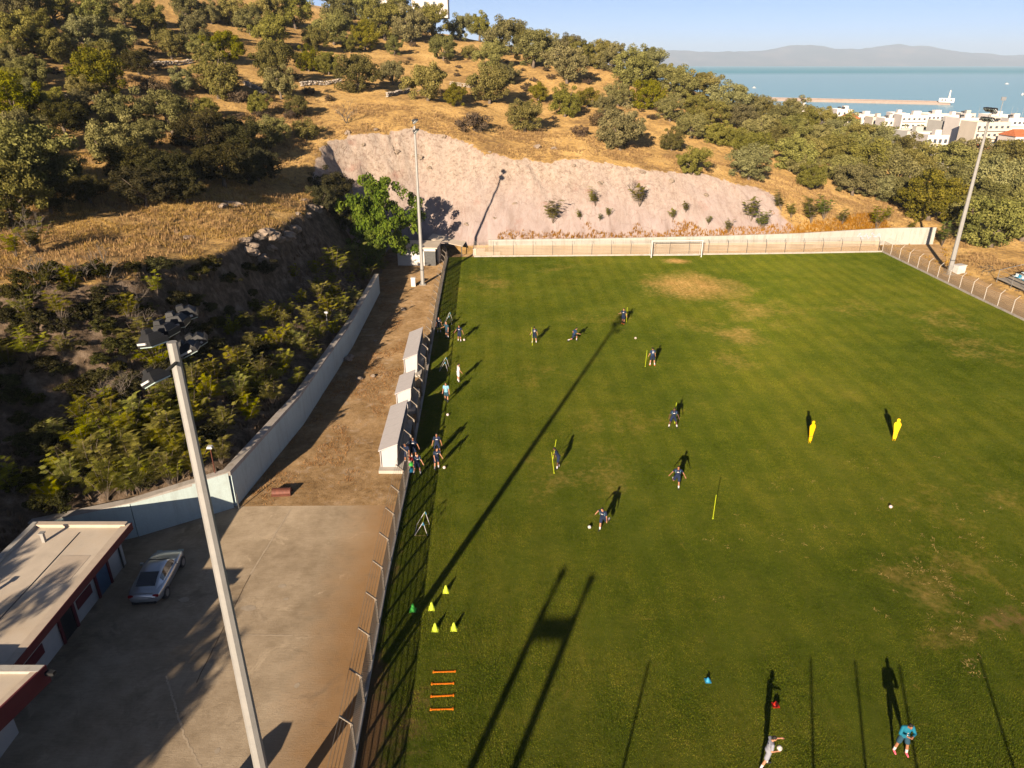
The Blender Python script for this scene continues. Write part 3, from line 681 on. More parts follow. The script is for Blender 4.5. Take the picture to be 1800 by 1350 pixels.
# ------------------------------------------------------------------ dugouts
def dugout(y0, y1, label, back=1.52, front=2.08, seats=5):
    xf = float(xfence((y0 + y1) / 2)); x1 = xf - .55; x0 = x1 - 1.25
    r = empty('dugout', (x0, y0, 0), 0, label, 'dugout'); L = y1 - y0; w = x1 - x0
    sk = (float(xfence(y1)) - float(xfence(y0)))                       # follows the fence line
    def P(u, v, z): return (u + sk * v / L, v, z)
    def slab(nm, q, m, th):
        q = [Vector(a) for a in q]; n = (q[1] - q[0]).cross(q[2] - q[0]).normalized() * th
        b = MB(); b.add(q + [a + n for a in q], [(3, 2, 1, 0), (4, 5, 6, 7), (0, 1, 5, 4), (1, 2, 6, 5), (2, 3, 7, 6), (3, 0, 4, 7)]); return b.build(nm, m, r)
    slab('roof', [P(-.12, -.1, back), P(w, -.1, front), P(w, L + .1, front), P(-.12, L + .1, back)], M['dugout'], .06)
    slab('back_panel', [P(0, 0, .25), P(0, 0, back - .01), P(.001, L, back - .01), P(0, L, .25)], M['dugout'], .05)
    for v, s in ((.0, 1), (L - .05, 1)):
        b = MB(); q = [P(0.06, v, .25), P(w - .15, v, .25), P(w - .05, v, front - .03), P(0.06, v, back - .01)]
        b.add(q + [(a[0], a[1] + .05, a[2]) for a in q], [(0, 1, 2, 3), (7, 6, 5, 4), (0, 4, 5, 1), (1, 5, 6, 2), (2, 6, 7, 3), (3, 7, 4, 0)]); b.build('end_panel', M['dugout'], r)
    b = MB(); b.prism([P(-.15, -.5, 0)[:2], P(w + .25, -.5, 0)[:2], P(w + .25, L + .4, 0)[:2], P(-.15, L + .4, 0)[:2]], 0, .24); b.build('plinth', M['concrete'], r)
    b = MB(); b.prism([P(.25, .2, 0)[:2], P(.7, .2, 0)[:2], P(.7, L - .2, 0)[:2], P(.25, L - .2, 0)[:2]], .62, .70); b.build('bench', M['plank'], r)
    for v in np.linspace(.3, L - .3, 3): MB().tube([P(w - .06, v, .24), P(w - .06, v, front)], .03, 6).build('post', M['steel'], r)
    for v in np.arange(.9, L, 1.15): MB().tube([P(-.1, v, back + .065), P(w, v, front + .065)], .018, 4).build('roof_rib', M['steel'], r)
    return r
dugout(43.1, 50.0, 'near long white dugout with flat roof beside the dirt track')
dugout(52.4, 56.0, 'short white officials dugout between the two long ones')
dugout(59.8, 66.8, 'far long white dugout with flat roof beside the dirt track')

# ------------------------------------------------------------------ floodlights
def lampmeshes():
    b = MB(); b.box((0, 0, 0), (.62, .60, .16)); b.box((-.02, 0, .16), (.56, .54, .18), taper=.62); b.box((-.12, 0, .30), (.24, .26, .14), taper=.8)
    hs = b.mesh('lamp_housing', M['lamp_dark'])
    b = MB(); b.box((0, 0, -.10), (.56, .54, .03)); gl = b.mesh('lamp_glass', M['lamp_glass'])
    b = MB(); b.box((.0, .34, .02), (.34, .04, .06)).box((.0, -.34, .02), (.34, .04, .06)).box((-.19, 0, .02), (.05, .72, .06)); br = b.mesh('lamp_bracket', M['lamp_white'])
    return hs, gl, br
LM = lampmeshes()
def floodlight(p, h, rz, rows, label, r0=.25, r1=.135, lsc=1.0):
    r = empty('floodlight', p, rz, label, 'floodlight')
    MB().tube([(0, 0, 0), (0, 0, h * .5), (0, 0, h)], [r0, (r0 + r1) / 2, r1], 8).build('pole', M['pole_grey'], r)
    b = MB(); b.box((0, 0, .03), (r0 * 3.2, r0 * 3.2, .06)); [b.tube([(x * r0 * 1.3, y * r0 * 1.3, .06), (x * r0 * 1.3, y * r0 * 1.3, .18)], .04, 6) for x in (-1, 1) for y in (-1, 1)]
    b.build('base_plate', M['pole_grey'], r)
    MB().tube([(0, 0, 1.9), (0, 0, 2.0)], r0 * 1.04, 8).build('joint_ring', M['dark_steel'], r)
    for z, xo, ys_, half in rows:
        MB().tube([(xo, -half, h + z), (xo, half, h + z)], .05, 6).build('crossbar', M['dark_steel'], r)
        MB().tube([(0, 0, h + z), (xo, 0, h + z)], .05, 6).build('bracket_arm', M['dark_steel'], r)
        for k, (y, tilt, yaw) in enumerate(ys_):
            rot = (0, R(-tilt), R(yaw))
            o = link('lamp', LM[0], r, (xo + .10, y, h + z + .12), rot, (lsc, lsc, lsc)); link('lamp_glass', LM[1], o); link('lamp_bracket', LM[2], o)
    if h > 20:
        pass
    b = MB(); b.tube([(.02, r1 * .9, h - .1), (.10, r1 + .05, h - .9), (.05, r1 * 1.3, h - 1.6), (0, r1 * 1.1, h - 2.4)], .02, 5); b.build('cable', M['dark_steel'], r)
    return r
floodlight((-8.97, 17.6, 0), 19.3, 0, [(.35, .05, [(-1.2, 14, -28), (-.5, 8, -10), (.2, 8, 6), (.85, 14, 22)], 1.15), (-.55, .05, [(-1.45, 30, -24), (.55, 26, 12), (1.15, 28, 22)], 1.5)],
           'near tall grey floodlight pole with cluster of dark lamps beside the fence', lsc=.86)
floodlight((-11.5, 89.1, 0), 19.3, 0, [(.35, .05, [(-.45, 40, 0), (.45, 40, 0)], .8), (-.75, .1, [(-.45, 45, 0), (.45, 45, 0)], .8)],
           'far left floodlight pole standing in front of the quarry face', .25, .12)
floodlight((59.1, 94.0, 0), 20.3, R(180), [(.35, .05, [(-.8, 40, 0), (.0, 40, 0), (.8, 40, 0)], 1.1), (-.75, .1, [(-.8, 45, 0), (.0, 45, 0), (.8, 45, 0)], 1.1)],
           'right floodlight pole rising past the town by the touchline fence', .32, .14)
# things standing behind the camera whose shadows reach the pitch
tw = empty('twin_post_frame', (-9.2, -.8, 0), 0, 'tall twin-post frame with crossbar behind the near end, casting long shadows', 'frame')
for x, h in ((0, 11.2), (1.75, 11.0)):
    MB().tube([(x, 0, 0), (x, 0, h - 1), (x + .25, .45, h)], [.2, .17, .24], 8).build('post', M['pole_grey'], tw)
MB().box((.87, 0, 9.75), (1.5, .3, .5)).build('crossbar', M['pole_grey'], tw)
for i, (px, py) in enumerate([(1142, 1160), (1425, 1155), (1503, 1160), (1580, 1165), (1720, 1150)]):
    t = G(px, py); h = 6.2; k = h / math.tan(SUN_EL)
    b = MB(); b.tube([(0, 0, 0), (0, 0, h)], [.07, .05], 8).box((0, 0, .05), (.4, .4, .1))
    tag(b.build('net_pole', M['pole_grey'], loc=(t.x - math.sin(SUN_AZ) * k, t.y - math.cos(SUN_AZ) * k, 0)), '%s ball-net pole from the left behind the near goal' % ordw(i), 'pole', 'ball-net poles behind the near goal')
b = MB(); b.prism([(-.45, -.3), (.45, -.3), (.45, .3), (-.45, .3)], 0, 1.75); b.box((0, 0, 1.9), (.9, .6, .3), taper=.5).box((0, -.31, .9), (.7, .03, 1.4))
tag(b.build('switch_cabinet', M['pole_grey'], loc=(-11.9, 16.0, 0)), 'grey switch cabinet on the yard below the frame edge, casting a pointed shadow', 'cabinet')

# ------------------------------------------------------------------ changing-room building
bd = empty('changing_rooms', (-22.0, 22.2, 0), 0, 'low changing-room building with flat beige roof and dark red fascia beside the yard', 'building')
def bb(nm, c, d, m, parent=bd, rz=0.0, base=Vector((-22.0, 22.2, 0))):
    c = Vector(c) - base if parent is bd else Vector(c)
    return MB().box((0, 0, 0), d).build(nm, m, parent, loc=c, rot=(0, 0, rz))
bb('wall', (-24.0, 27.35, 1.4), (4.0, 11.1, 2.8), M['bwall'])
bb('roof_slab', (-23.45, 27.25, 2.93), (5.3, 10.25, .22), M['roof_beige'])
bb('roof_rim', (-23.42, 32.22, 3.13), (4.9, .32, .18), M['rim_beige'])
bb('roof_rim', (-25.95, 27.2, 3.13), (.3, 10.3, .18), M['white_paint'])
bb('roof_rim', (-21.0, 27.1, 3.09), (.42, 10.4, .1), M['rim_beige'])
bb('fascia', (-20.775, 27.2, 2.93), (.03, 10.4, .42), M['red_fascia'])
for x, y in ((-24.6, 30.8), (-24.9, 26.2)):
    o = bb('vent_pipe', (x, y, 3.3), (.16, .16, .55), M['pole_grey']); MB().box((0, 0, .30), (.26, .26, .06)).build('cowl', M['pole_grey'], o)
bb('roof_cable', (-23.2, 27.0, 3.055), (.03, 9.2, .03), M['dark_steel']); bb('roof_patch', (-22.3, 28.6, 3.045), (1.5, 2.1, .012), M['rim_beige']); bb('roof_drain', (-25.2, 24.3, 3.05), (.4, .4, .03), M['dark_steel'])
FX = -21.985
def opening(y, w, z0, z1, kind):
    c = (FX + .02, y, (z0 + z1) / 2)
    if kind == 'door':
        o = bb('door', c, (.05, w, z1 - z0), M['blue_door'])
    elif kind == 'gap':
        o = bb('doorway', c, (.05, w, z1 - z0), M['dark_glass'])  # dark slab in place of the unlit opening, no glass here
    elif kind == 'window':
        o = bb('window', c, (.05, w, z1 - z0), M['dark_glass'])
        for k in range(5): MB().box((.06, -w / 2 + w * (k + .5) / 5, 0), (.03, .03, z1 - z0)).build('bar', M['steel'], o)
        MB().box((.05, 0, -(z1 - z0) / 2 - .04), (.14, w + .1, .07)).build('sill', M['white_paint'], o)
    else:
        o = bb('painted_panel', c, (.03, w, z1 - z0), M['red_fascia'])
    if kind in ('door', 'gap'):
        for s in (-1, 1): MB().box((.04, s * (w / 2 + .09), 0), (.08, .16, z1 - z0)).build('door_frame', M['red_fascia'], o)
    return o
opening(30.6, 1.05, 0.02, 2.15, 'door'); opening(28.9, 1.3, 1.55, 2.2, 'window'); opening(28.9, 1.35, .75, 1.3, 'panel')
opening(27.3, 1.0, .02, 2.15, 'gap'); opening(24.9, 1.5, 1.55, 2.2, 'window'); opening(24.6, 1.6, .75, 1.3, 'panel')
bb('downpipe', (FX + .05, 32.5, 1.4), (.07, .07, 2.75), M['dark_steel'])
# nearer wing
b2 = empty('office_wing', (-20.6, 18.0, 0), 0, 'nearer wing of the changing rooms with deep dark red fascia at the left edge', 'building')
def b3(nm, c, d, m, rz=0.0): return bb(nm, Vector(c) - Vector((-20.6, 18.0, 0)), d, m, b2, rz)
b3('wall', (-23.6, 16.3, 1.6), (5.2, 10.6, 3.2), M['bwall'])
pts = [(-26.4, 21.75), (-19.1, 21.75), (-20.7, 14.4), (-22.2, 14.2), (-23.2, 10.5), (-26.4, 10.5)]
b = MB(); b.prism([(x + 20.6, y - 18.0) for x, y in pts], 3.25, 3.5); b.build('roof_slab', M['roof_beige'], b2)
b = MB(); b.prism([(x + 20.6, y - 18.0) for x, y in [(-26.4, 21.8), (-19.05, 21.8), (-19.12, 21.45), (-26.4, 21.45)]], 3.503, 3.64); b.build('roof_rim', M['white_paint'], b2)
b = MB(); b.prism([(x + 20.6, y - 18.0) for x, y in [(-19.44, 21.44), (-19.14, 21.44), (-20.67, 14.4), (-20.97, 14.4)]], 3.503, 3.62); b.build('roof_rim', M['rim_beige'], b2)
b = MB(); b.prism([(x + 20.6, y - 18.0) for x, y in [(-19.09, 21.81), (-19.0, 21.81), (-20.6, 14.38), (-20.69, 14.38)]], 2.75, 3.63); b.build('fascia', M['red_fascia'], b2)
b3('painted_panel', (-20.97, 19.1, 1.0), (.04, .75, .6), M['red_fascia']); b3('painted_panel', (-20.97, 16.9, .55), (.04, .9, .5), M['red_fascia'])
b3('window', (-20.97, 20.6, 1.8), (.05, 1.2, .7), M['dark_glass'])
b3('floodlight_bracket', (-18.85, 21.7, 3.3), (.35, .2, .15), M['lamp_dark'])

# ------------------------------------------------------------------ yard details
def strip(name, pts, w, z, mat, label=None, cat=None):
    b = MB(); n = len(pts); rr = random.Random(len(pts) * 7 + int(pts[0][0] * 3))
    vs = []
    for i, p in enumerate(pts):
        a = Vector(pts[max(0, i - 1)][:2]); c = Vector(pts[min(n - 1, i + 1)][:2]); t = (c - a).normalized(); q = Vector((-t.y, t.x)) * w * rr.uniform(.35, .6)
        vs += [(p[0] + q.x, p[1] + q.y, z), (p[0] - q.x, p[1] - q.y, z)]
    b.add(vs, [(2 * i + 1, 2 * i + 3, 2 * i + 2, 2 * i) for i in range(n - 1)])
    return tag(b.build(name, mat), label, cat, kind=None if label else 'structure')
def wob(a, c, n, amp, seed):
    rr = random.Random(seed); a = Vector(a[:2]); c = Vector(c[:2]); t = (c - a); nn = Vector((-t.y, t.x)).normalized(); o = []
    for i in range(n + 1): q = a + t * i / n + nn * rr.uniform(-amp, amp); o.append((q.x, q.y))
    return o
M['crack'] = pm('crack_fill', (.34, .27, .19), .9, .15, 4); M['joint'] = pm('joint_dark', (.10, .07, .045), .95, .2, 4); M['patch'] = pm('pale_patch', (.30, .245, .18), .9, .12, 3)
strip('yard_joint', wob(G(292, 1188), G(322, 1290), 60, .035, 3) + wob(G(322, 1290), G(352, 1350), 34, .035, 4), .08, .005, M['crack'])
strip('yard_joint', wob(G(512, 893), G(440, 1010), 16, .015, 5), .09, .005, M['crack'])
strip('yard_joint', wob(G(440, 1010), G(345, 1200), 26, .015, 6), .05, .005, M['joint'])
strip('yard_joint', wob(G(425, 1116), G(515, 1117), 12, .02, 7), .07, .005, M['crack'])
for px, py, rx, ry in [(496, 1030, .22, .1), (437, 1069, .42, .14), (503, 1053, .15, .06), (522, 1205, .12, .1), (323, 1054, .3, .12), (382, 1320, .12, .1)]:
    p = G(px, py); rr = random.Random(px); b = MB()
    b.add([(p.x + rx * math.cos(a) * rr.uniform(.8, 1.1), p.y + ry * 1.6 * math.sin(a) * rr.uniform(.8, 1.1), .006) for a in np.linspace(0, 2 * math.pi, 15)[:-1]], [tuple(range(14))])
    tag(b.build('yard_patch', M['patch']), kind='structure')
# rusty barrel cut in half (feed trough) on the dirt
p = G(496, 868); b = MB(); n = 10; vs = []
for y in (-.6, .6):
    for k in range(n + 1):
        a = math.pi * k / n; vs.append((y, .30 * math.cos(a), .08 + .36 * math.sin(a)))
b.add(vs, [(k, k + 1, k + 2 + n, k + 1 + n) for k in range(n)] + [tuple(range(n, -1, -1)), tuple(range(n + 1, 2 * n + 2))])
bx = empty('rusty_trough', p, R(4), 'rusty red half-barrel trough lying on the dirt track', 'trough')
b.build('shell', M['rust'], bx); MB().box((0, -.31, .06), (1.25, .05, .12)).box((0, .31, .06), (1.25, .05, .12)).build('skid', M['rust'], bx)
# wall lamps on thin posts
for px, py, h, lb in [(379, 836, 2.0, 'thin rusty lamp post on the near bend of the retaining wall'), (577, 583, 1.9, 'thin grey lamp post on the middle of the retaining wall')]:
    base = G(px, py, 2.45)
    r = empty('wall_lamp', base, 0, lb, 'lamp post')
    MB().tube([(0, 0, 0), (0, 0, h)], .035, 6).build('post', M['rust'] if px < 500 else M['pole_grey'], r)
    b = MB(); b.box((.02, -.05, h + .08), (.34, .30, .14), taper=.8); b.build('lamp_head', M['lamp_white'], r)
    MB().box((.02, -.05, h + .0), (.28, .24, .02)).build('lamp_glass', M['lamp_glass'], r)
# stones on the track
rr = random.Random(8)
def rockmesh(seed, k=.28, sub=2):
    bm = bmesh.new(); bmesh.ops.create_icosphere(bm, subdivisions=sub, radius=1.0)
    q = np.array([v.co[:] for v in bm.verts]); nn = fbm(q[:, 0] * 1.3 + seed * 3.1, q[:, 1] * 1.3 + q[:, 2] * 1.7, 3, seed)
    for v, d in zip(bm.verts, nn): v.co *= 1 + k * 1.6 * d; v.co.z *= .75
    me = bpy.data.meshes.new('rock'); bm.to_mesh(me); bm.free(); me.materials.append(M['rockpale'] if sub > 1 else M['stone']); return me
RK = [rockmesh(s, .55, 3) for s in range(5)]; RS = [rockmesh(s, .3, 1) for s in range(20, 25)]
for px, py, s, lb in [(709, 545, .32, 'pale stone on the dirt track near the far floodlight'), (614, 632, .5, 'flat stone in the shade of the retaining wall'), (632, 667, .28, 'stone at the edge of the wall shadow'),
                      (656, 662, .22, 'small stone lying out on the sunlit track'), (660, 600, .2, 'small stone on the upper track')]:
    p = G(px, py); tag(link('stone', RK[px % 5], None, (p.x, p.y, s * .3), (0, 0, px), (s, s * .8, s * .7)), lb, 'stone')

# ------------------------------------------------------------------ car
def car(p, rz):
    r = empty('parked_car', p, rz, 'silver coupe parked in the shade beside the changing rooms', 'car')
    N = NT('car_paint'); N.bsdf((.40, .43, .46), .28, .7, spec=.5); N.p.inputs['Coat Weight'].default_value = .6; paint = N.m
    # stations along the length (x = forward): x, half width, sill z, belt z, top z, top half width
    st = [(-2.10, .55, .42, .62, .66, .45), (-2.02, .74, .28, .72, .80, .62), (-1.75, .85, .20, .80, .92, .68), (-1.35, .90, .18, .84, .95, .70), (-.6, .905, .18, .86, .92, .74),
          (.3, .90, .18, .86, .90, .76), (.95, .89, .18, .84, .88, .76), (1.5, .87, .20, .76, .83, .72), (1.9, .78, .24, .64, .70, .62), (2.1, .55, .34, .50, .54, .42)]
    vs = []; fs = []
    for x, w, s, bt, tp, tw_ in st:
        vs += [(x, -w * .9, s), (x, -w, (s + bt) / 2), (x, -w * .97, bt), (x, -tw_, tp), (x, 0, tp + .04), (x, tw_, tp), (x, w * .97, bt), (x, w, (s + bt) / 2), (x, w * .9, s), (x, 0, s)]
    for i in range(len(st) - 1):
        for k in range(10): fs.append((i * 10 + k, i * 10 + (k + 1) % 10, (i + 1) * 10 + (k + 1) % 10, (i + 1) * 10 + k))
    fs += [tuple(range(9, -1, -1)), tuple(range(90, 100))]
    b = MB(); b.add(vs, fs); bo = b.build('body', paint, r, True)
    bm = bmesh.new(); bm.from_mesh(bo.data); bmesh.ops.recalc_face_normals(bm, faces=bm.faces); bm.to_mesh(bo.data); bm.free()
    sm = bo.modifiers.new('s', 'SUBSURF'); sm.levels = 2; sm.render_levels = 2
    def gh(u, side=0): # greenhouse outline along u from rear (-1.75) to front (.95)
        return np.interp(u, [-1.75, -1.1, -.55, -.1, .3, .95], [.93, 1.20, 1.34, 1.37, 1.33, .90]), np.interp(u, [-1.75, -1.1, -.4, .3, .95], [.58, .56, .55, .55, .66])
    us = np.linspace(-1.7, .93, 15); vs = []; fs = []
    for u in us:
        z, w = gh(u); wb = np.interp(u, [-1.7, -1.2, .4, .93], [.60, .74, .77, .72]); zb = .90
        for a in (0, .25, .5, .75, 1): vs.append((u, -(wb + (w - wb) * a), zb + (z - .05 - zb) * a))
        for a in (-.5, 0, .5): vs.append((u, w * a, z + .0))
        for a in (1, .75, .5, .25, 0): vs.append((u, (wb + (w - wb) * a), zb + (z - .05 - zb) * a))
    k = 13
    for i in range(len(us) - 1):
        for j in range(k - 1): fs.append((i * k + j, i * k + j + 1, (i + 1) * k + j + 1, (i + 1) * k + j))
    b = MB(); b.add(vs, fs); ro = b.build('roof', paint, r, True)
    # glass set slightly proud of the shell
    def pane(nm, ua, ub, side):
        b = MB(); vs = []; fs = []; n = 8
        for i in range(n + 1):
            u = ua + (ub - ua) * i / n; z, w = gh(u); wb = np.interp(u, [-1.7, -1.2, .4, .93], [.60, .74, .77, .72])
            if side == 0:
                for a in (-.86, -.4, 0, .4, .86): vs.append((u, w * a, z + .012 + .0))
            else:
                for a in (.12, .5, .9): vs.append((u, side * (wb + (w - wb) * a + .012), .90 + (z - .05 - .90) * a))
        m_ = 5 if side == 0 else 3
        for i in range(n):
            for j in range(m_ - 1):
                q = (i * m_ + j, i * m_ + j + 1, (i + 1) * m_ + j + 1, (i + 1) * m_ + j); fs.append(q if side >= 0 else q[::-1])
        b.add(vs, fs); return b.build(nm, M['dark_glass'], r, True)
    pane('rear_window', -1.55, -.72, 0); pane('windscreen', .28, .86, 0); pane('side_window', -1.05, .62, 1); pane('side_window', -1.05, .62, -1)
    tl = pm('tail_lamp', (.20, .01, .012), .3, .1, 4)
    for s in (-1, 1):
        MB().box((-1.99, s * .62, .74), (.10, .26, .12)).build('tail_light', tl, r); MB().box((1.96, s * .58, .60), (.16, .28, .10)).build('headlight', M['lamp_glass'], r)
        MB().box((.45, s * .93, .95), (.14, .16, .10)).build('wing_mirror', paint, r)
        for x in (-1.28, 1.28):
            w = MB(); w.tube([(x, s * .70, .32), (x, s * .905, .32)], .325, 18); o = w.build('wheel', M['tank'], r)
            MB().tube([(x, s * .90, .32), (x, s * .915, .32)], .20, 10).build('rim', M['steel'], o)
    MB().box((-2.075, 0, .62), (.03, .52, .12)).build('number_plate', M['white_bright'], r); MB().box((-2.04, 0, .36), (.12, 1.2, .14)).build('bumper', M['lamp_dark'], r)
    MB().box((-1.93, 0, .90), (.12, 1.0, .035)).build('spoiler', paint, r)
    return r
car((-19.35, 31.25, 0), R(95))

# ------------------------------------------------------------------ goal
ga_, gb2 = Vector((20.44, 103.0)), Vector((27.8, 103.25)); gm = (ga_ + gb2) / 2; gr = empty('goal', (gm.x, gm.y, 0), math.atan2(.25, 7.36), 'white football goal with net at the far end of the pitch', 'goal'); hw = 3.7
for s in (-1, 1): MB().tube([(s * hw, 0, 0), (s * hw, 0, 2.44)], .08, 10).build('goalpost', M['white_bright'], gr)
MB().tube([(-hw - .08, 0, 2.44), (hw + .08, 0, 2.44)], .08, 10).build('crossbar', M['white_bright'], gr)
for s in (-1, 1): MB().tube([(s * hw, 0, 2.44), (s * hw, .75, 2.35), (s * hw, 1.0, .05)], .03, 6).build('net_stanchion', M['white_bright'], gr)
MB().tube([(-hw, 1.0, .06), (hw, 1.0, .06)], .03, 6).build('ground_bar', M['white_bright'], gr)
nb = MB()
for k in range(25):
    x = -hw + 2 * hw * k / 24; nb.tube([(x, .05, 2.42), (x, .75, 2.33), (x, 1.0, .06)], .008, 3, cap=False)
for z, y in ((2.33, .75), (1.9, .80), (1.45, .85), (1.0, .9), (.5, .95)): nb.tube([(-hw, y, z), (hw, y, z)], .008, 3, cap=False)
nb.build('net', M['white_paint'], gr)

# ------------------------------------------------------------------ grandstand on the right edge
gs = empty('grandstand', (62.6, 89.6, 0), 0, 'small steel grandstand with rows of blue seats at the right edge', 'grandstand')
for i in range(3):
    MB().box((1.5 + 1.0 * i, -9, 1.0 + .42 * i), (.85, 17, .08)).build('deck', M['plank'], gs)
    MB().box((1.12 + 1.0 * i, -9, .78 + .42 * i), (.06, 17, .34)).build('riser', M['tank'], gs)
MB().box((.4, -9, .8), (1.2, 17.4, .08)).build('walkway', M['plank'], gs)
sb = MB(); sb.box((0, 0, 0), (.40, .42, .06)).box((.2, 0, .17), (.05, .42, .32)); sbm = sb.mesh('seat', M['seat_blue']); sb2 = sb.mesh('seat', M['seat_white'])
for i in range(3):
    for k in range(28): link('seat', sbm if (k // 1) % 2 else sb2, gs, (1.6 + 1.0 * i, -1.0 - .58 * k, 1.25 + .42 * i))
for k in range(7):
    y = -.4 - 2.85 * k
    MB().tube([(-.15, y, 0), (-.15, y, 1.9)], .035, 6).build('post', M['steel'], gs); MB().tube([(4.3, y, 0), (4.3, y, 3.0)], .035, 6).build('post', M['steel'], gs)
    MB().tube([(-.15, y, .1), (1.4, y, .95)], .03, 6).build('brace', M['steel'], gs)
    if k < 6: MB().tube([(-.15, y, .1), (-.15, y - 2.85, .8)], .025, 5).build('brace', M['steel'], gs)
for z in (1.3, 1.9): MB().tube([(-.15, -.4, z), (-.15, -17.5, z)], .025, 5).build('rail', M['steel'], gs)
MB().tube([(-.15, -.4, 1.9), (4.3, -.4, 3.0), (4.3, -17.5, 3.0)], .03, 5).build('rail', M['steel'], gs)
for k, (px, py) in enumerate([(1722, 482), (1735, 490)]):
    p = G(px, py); b = MB()
    b.tube([(0, 0, 0), (.2, .1, .9), (1.6, .2, 1.0), (1.9, .3, 0)], .03, 6).tube([(0, .8, 0), (.2, .9, .8), (1.6, 1.0, .95), (1.9, 1.1, 0)], .03, 6).tube([(.2, .1, .9), (.2, .9, .8)], .03, 6).tube([(1.6, .2, 1.0), (1.6, 1.0, .95)], .03, 6)
    tag(b.build('scaffold_frame', M['dark_steel'], loc=p, rot=(0, 0, .5 * k)), ['bent dark scaffold frame', 'smaller dark scaffold frame'][k] + ' beside the end of the grandstand', 'scaffold')

# ------------------------------------------------------------------ training gear
def mannequin(px, py, rz, label):
    r = empty('training_mannequin', G(px, py), rz, label, 'mannequin', 'yellow training mannequins')
    prof = [(.10, .18), (.13, .35), (.15, .75), (.19, 1.0), (.23, 1.25), (.245, 1.42), (.20, 1.54), (.09, 1.60), (.085, 1.63), (.115, 1.72), (.11, 1.82), (.05, 1.88)]
    b = MB(); n = len(prof); vs = []
    for x, z in prof: vs += [(-x, -.02, z), (x, -.02, z), (-x, .02, z), (x, .02, z)]
    fs = []
    for i in range(n - 1):
        a = 4 * i; c = a + 4
        fs += [(a, a + 1, c + 1, c), (a + 3, a + 2, c + 2, c + 3), (a + 1, a + 3, c + 3, c + 1), (a + 2, a, c, c + 2)]
    fs += [(2, 3, 1, 0), (4 * n - 4, 4 * n - 3, 4 * n - 1, 4 * n - 2)]
    b.add(vs, fs); bo = b.build('body', M['yellow'], r)
    MB().box((0, 0, .58), (.33, .05, .03)).build('strap', M['tank'], r)
    for s in (-1, 1): MB().tube([(s * .07, 0, 0), (s * .075, 0, .2)], .02, 6).build('spike', M['yellow'], r)
    return r
mannequin(1423, 779, R(14), 'yellow training mannequin on the left of the pair'); mannequin(1571, 775, R(-20), 'yellow training mannequin on the right of the pair')
def pole(px, py, h, lean, lb, hid=0):
    b = MB(); b.tube([(0, 0, 0), (lean[0], lean[1], h)], .022, 6).tube([(0, 0, 0), (0, 0, .06)], .05, 8)
    return tag(b.build('slalom_pole', M['lime'], loc=G(px, py)), lb, 'training pole', 'lime slalom poles')
pole(1253, 912, 1.75, (.02, .03), 'lone lime slalom pole standing in the middle of the pitch')
pole(1101, 566, 1.7, (.0, .0), 'lime slalom pole beside the player in the floodlight shadow tip')
pole(1134, 645, 1.7, (.05, .0), 'lime slalom pole left of the player with his back turned')
pole(936, 607, 1.9, (-.1, .05), 'lime slalom pole in front of the leftmost field player')
pole(974, 832, 1.75, (-.22, -.1), 'leaning lime slalom pole, lower of the crossed pair'); pole(972, 806, 1.5, (.2, .1), 'lime slalom pole, upper of the crossed pair')
pole(1186, 744, 1.75, (.0, .15), 'lime slalom pole behind the wide-stance player')
def cone(px, py, m, lb, h=.42, r=.15):
    b = MB(); b.box((0, 0, .015), (r * 2.3, r * 2.3, .03)).tube([(0, 0, .03), (0, 0, h)], [r, r * .28], 12)
    return tag(b.build('marker_cone', m, loc=G(px, py)), lb, 'cone')
cone(784, 1040, M['cone_lime'], 'lime cone, farthest of the cone group'); cone(759, 1070, M['cone_lime'], 'lime cone beside the green cone'); cone(765, 1107, M['cone_lime'], 'lime cone, nearest left of the cone group')
cone(798, 1106, M['cone_lime'], 'lime cone, nearest right of the cone group'); cone(726, 1073, M['cone_green'], 'green cone in the fence shadow'); cone(1363, 1240, M['cone_red'], 'red marker cone beside the grey-clad coach shadow', .22, .13)
cone(1244, 1197, M['blue_plastic'], 'small blue marker cone alone on the grass', .2, .12)
for i, (xa, ya, xb, yb) in enumerate([(762, 1182, 800, 1181), (759, 1203, 797, 1202), (758, 1225, 797, 1223), (757, 1248, 796, 1247)]):
    a = G(xa, ya); c = G(xb, yb); b = MB(); dd = (c - a).length; ang = math.atan2(c.y - a.y, c.x - a.x)
    b.box((0, 0, .02), (dd, .055, .04)).box((-dd / 2, 0, .03), (.06, .10, .06)).box((dd / 2, 0, .03), (.06, .10, .06))
    tag(b.build('ladder_rung', M['orange'], loc=(a + c) / 2, rot=(0, 0, ang)), '%s orange agility bar from the near end' % ordw(3 - i), 'agility bar', 'orange agility bars')
def ball(px, py, lb, dark=True, z=.11, loc=None, pink=True):
    p = loc or G(px, py); r = empty('football', (p[0], p[1], p[2] + z if loc is None else p[2]), random.Random(px).uniform(0, 6), lb, 'ball', 'training footballs')
    MB().ball((0, 0, 0), .11, 14, 9).build('skin', M['ball_white'], r, True)
    t = (1 + 5 ** .5) / 2; k = 0
    for q in [(0, 1, t), (0, -1, t), (1, t, 0), (-1, t, 0), (t, 0, 1), (-t, 0, 1), (0, 1, -t), (1, -t, 0), (-1, -t, 0)]:
        n = Vector(q).normalized(); u = n.orthogonal().normalized(); w = n.cross(u)
        b = MB(); b.add([(n * .1115 * .97 + (u * math.cos(a) + w * math.sin(a)) * .042).normalized() * .1125 for a in np.linspace(0, 2 * math.pi, 6)[:-1]], [(0, 1, 2, 3, 4)])
        b.build('panel', M['ball_pink'] if pink else M['ball_dark'], r); k += 1
    return r
ball(1036, 929, 'football rolling ahead of the sprinting nearest player', pink=False); ball(1565, 893, 'pink and white football alone on the right half'); ball(1117, 596, 'football below the floodlight shadow tip')
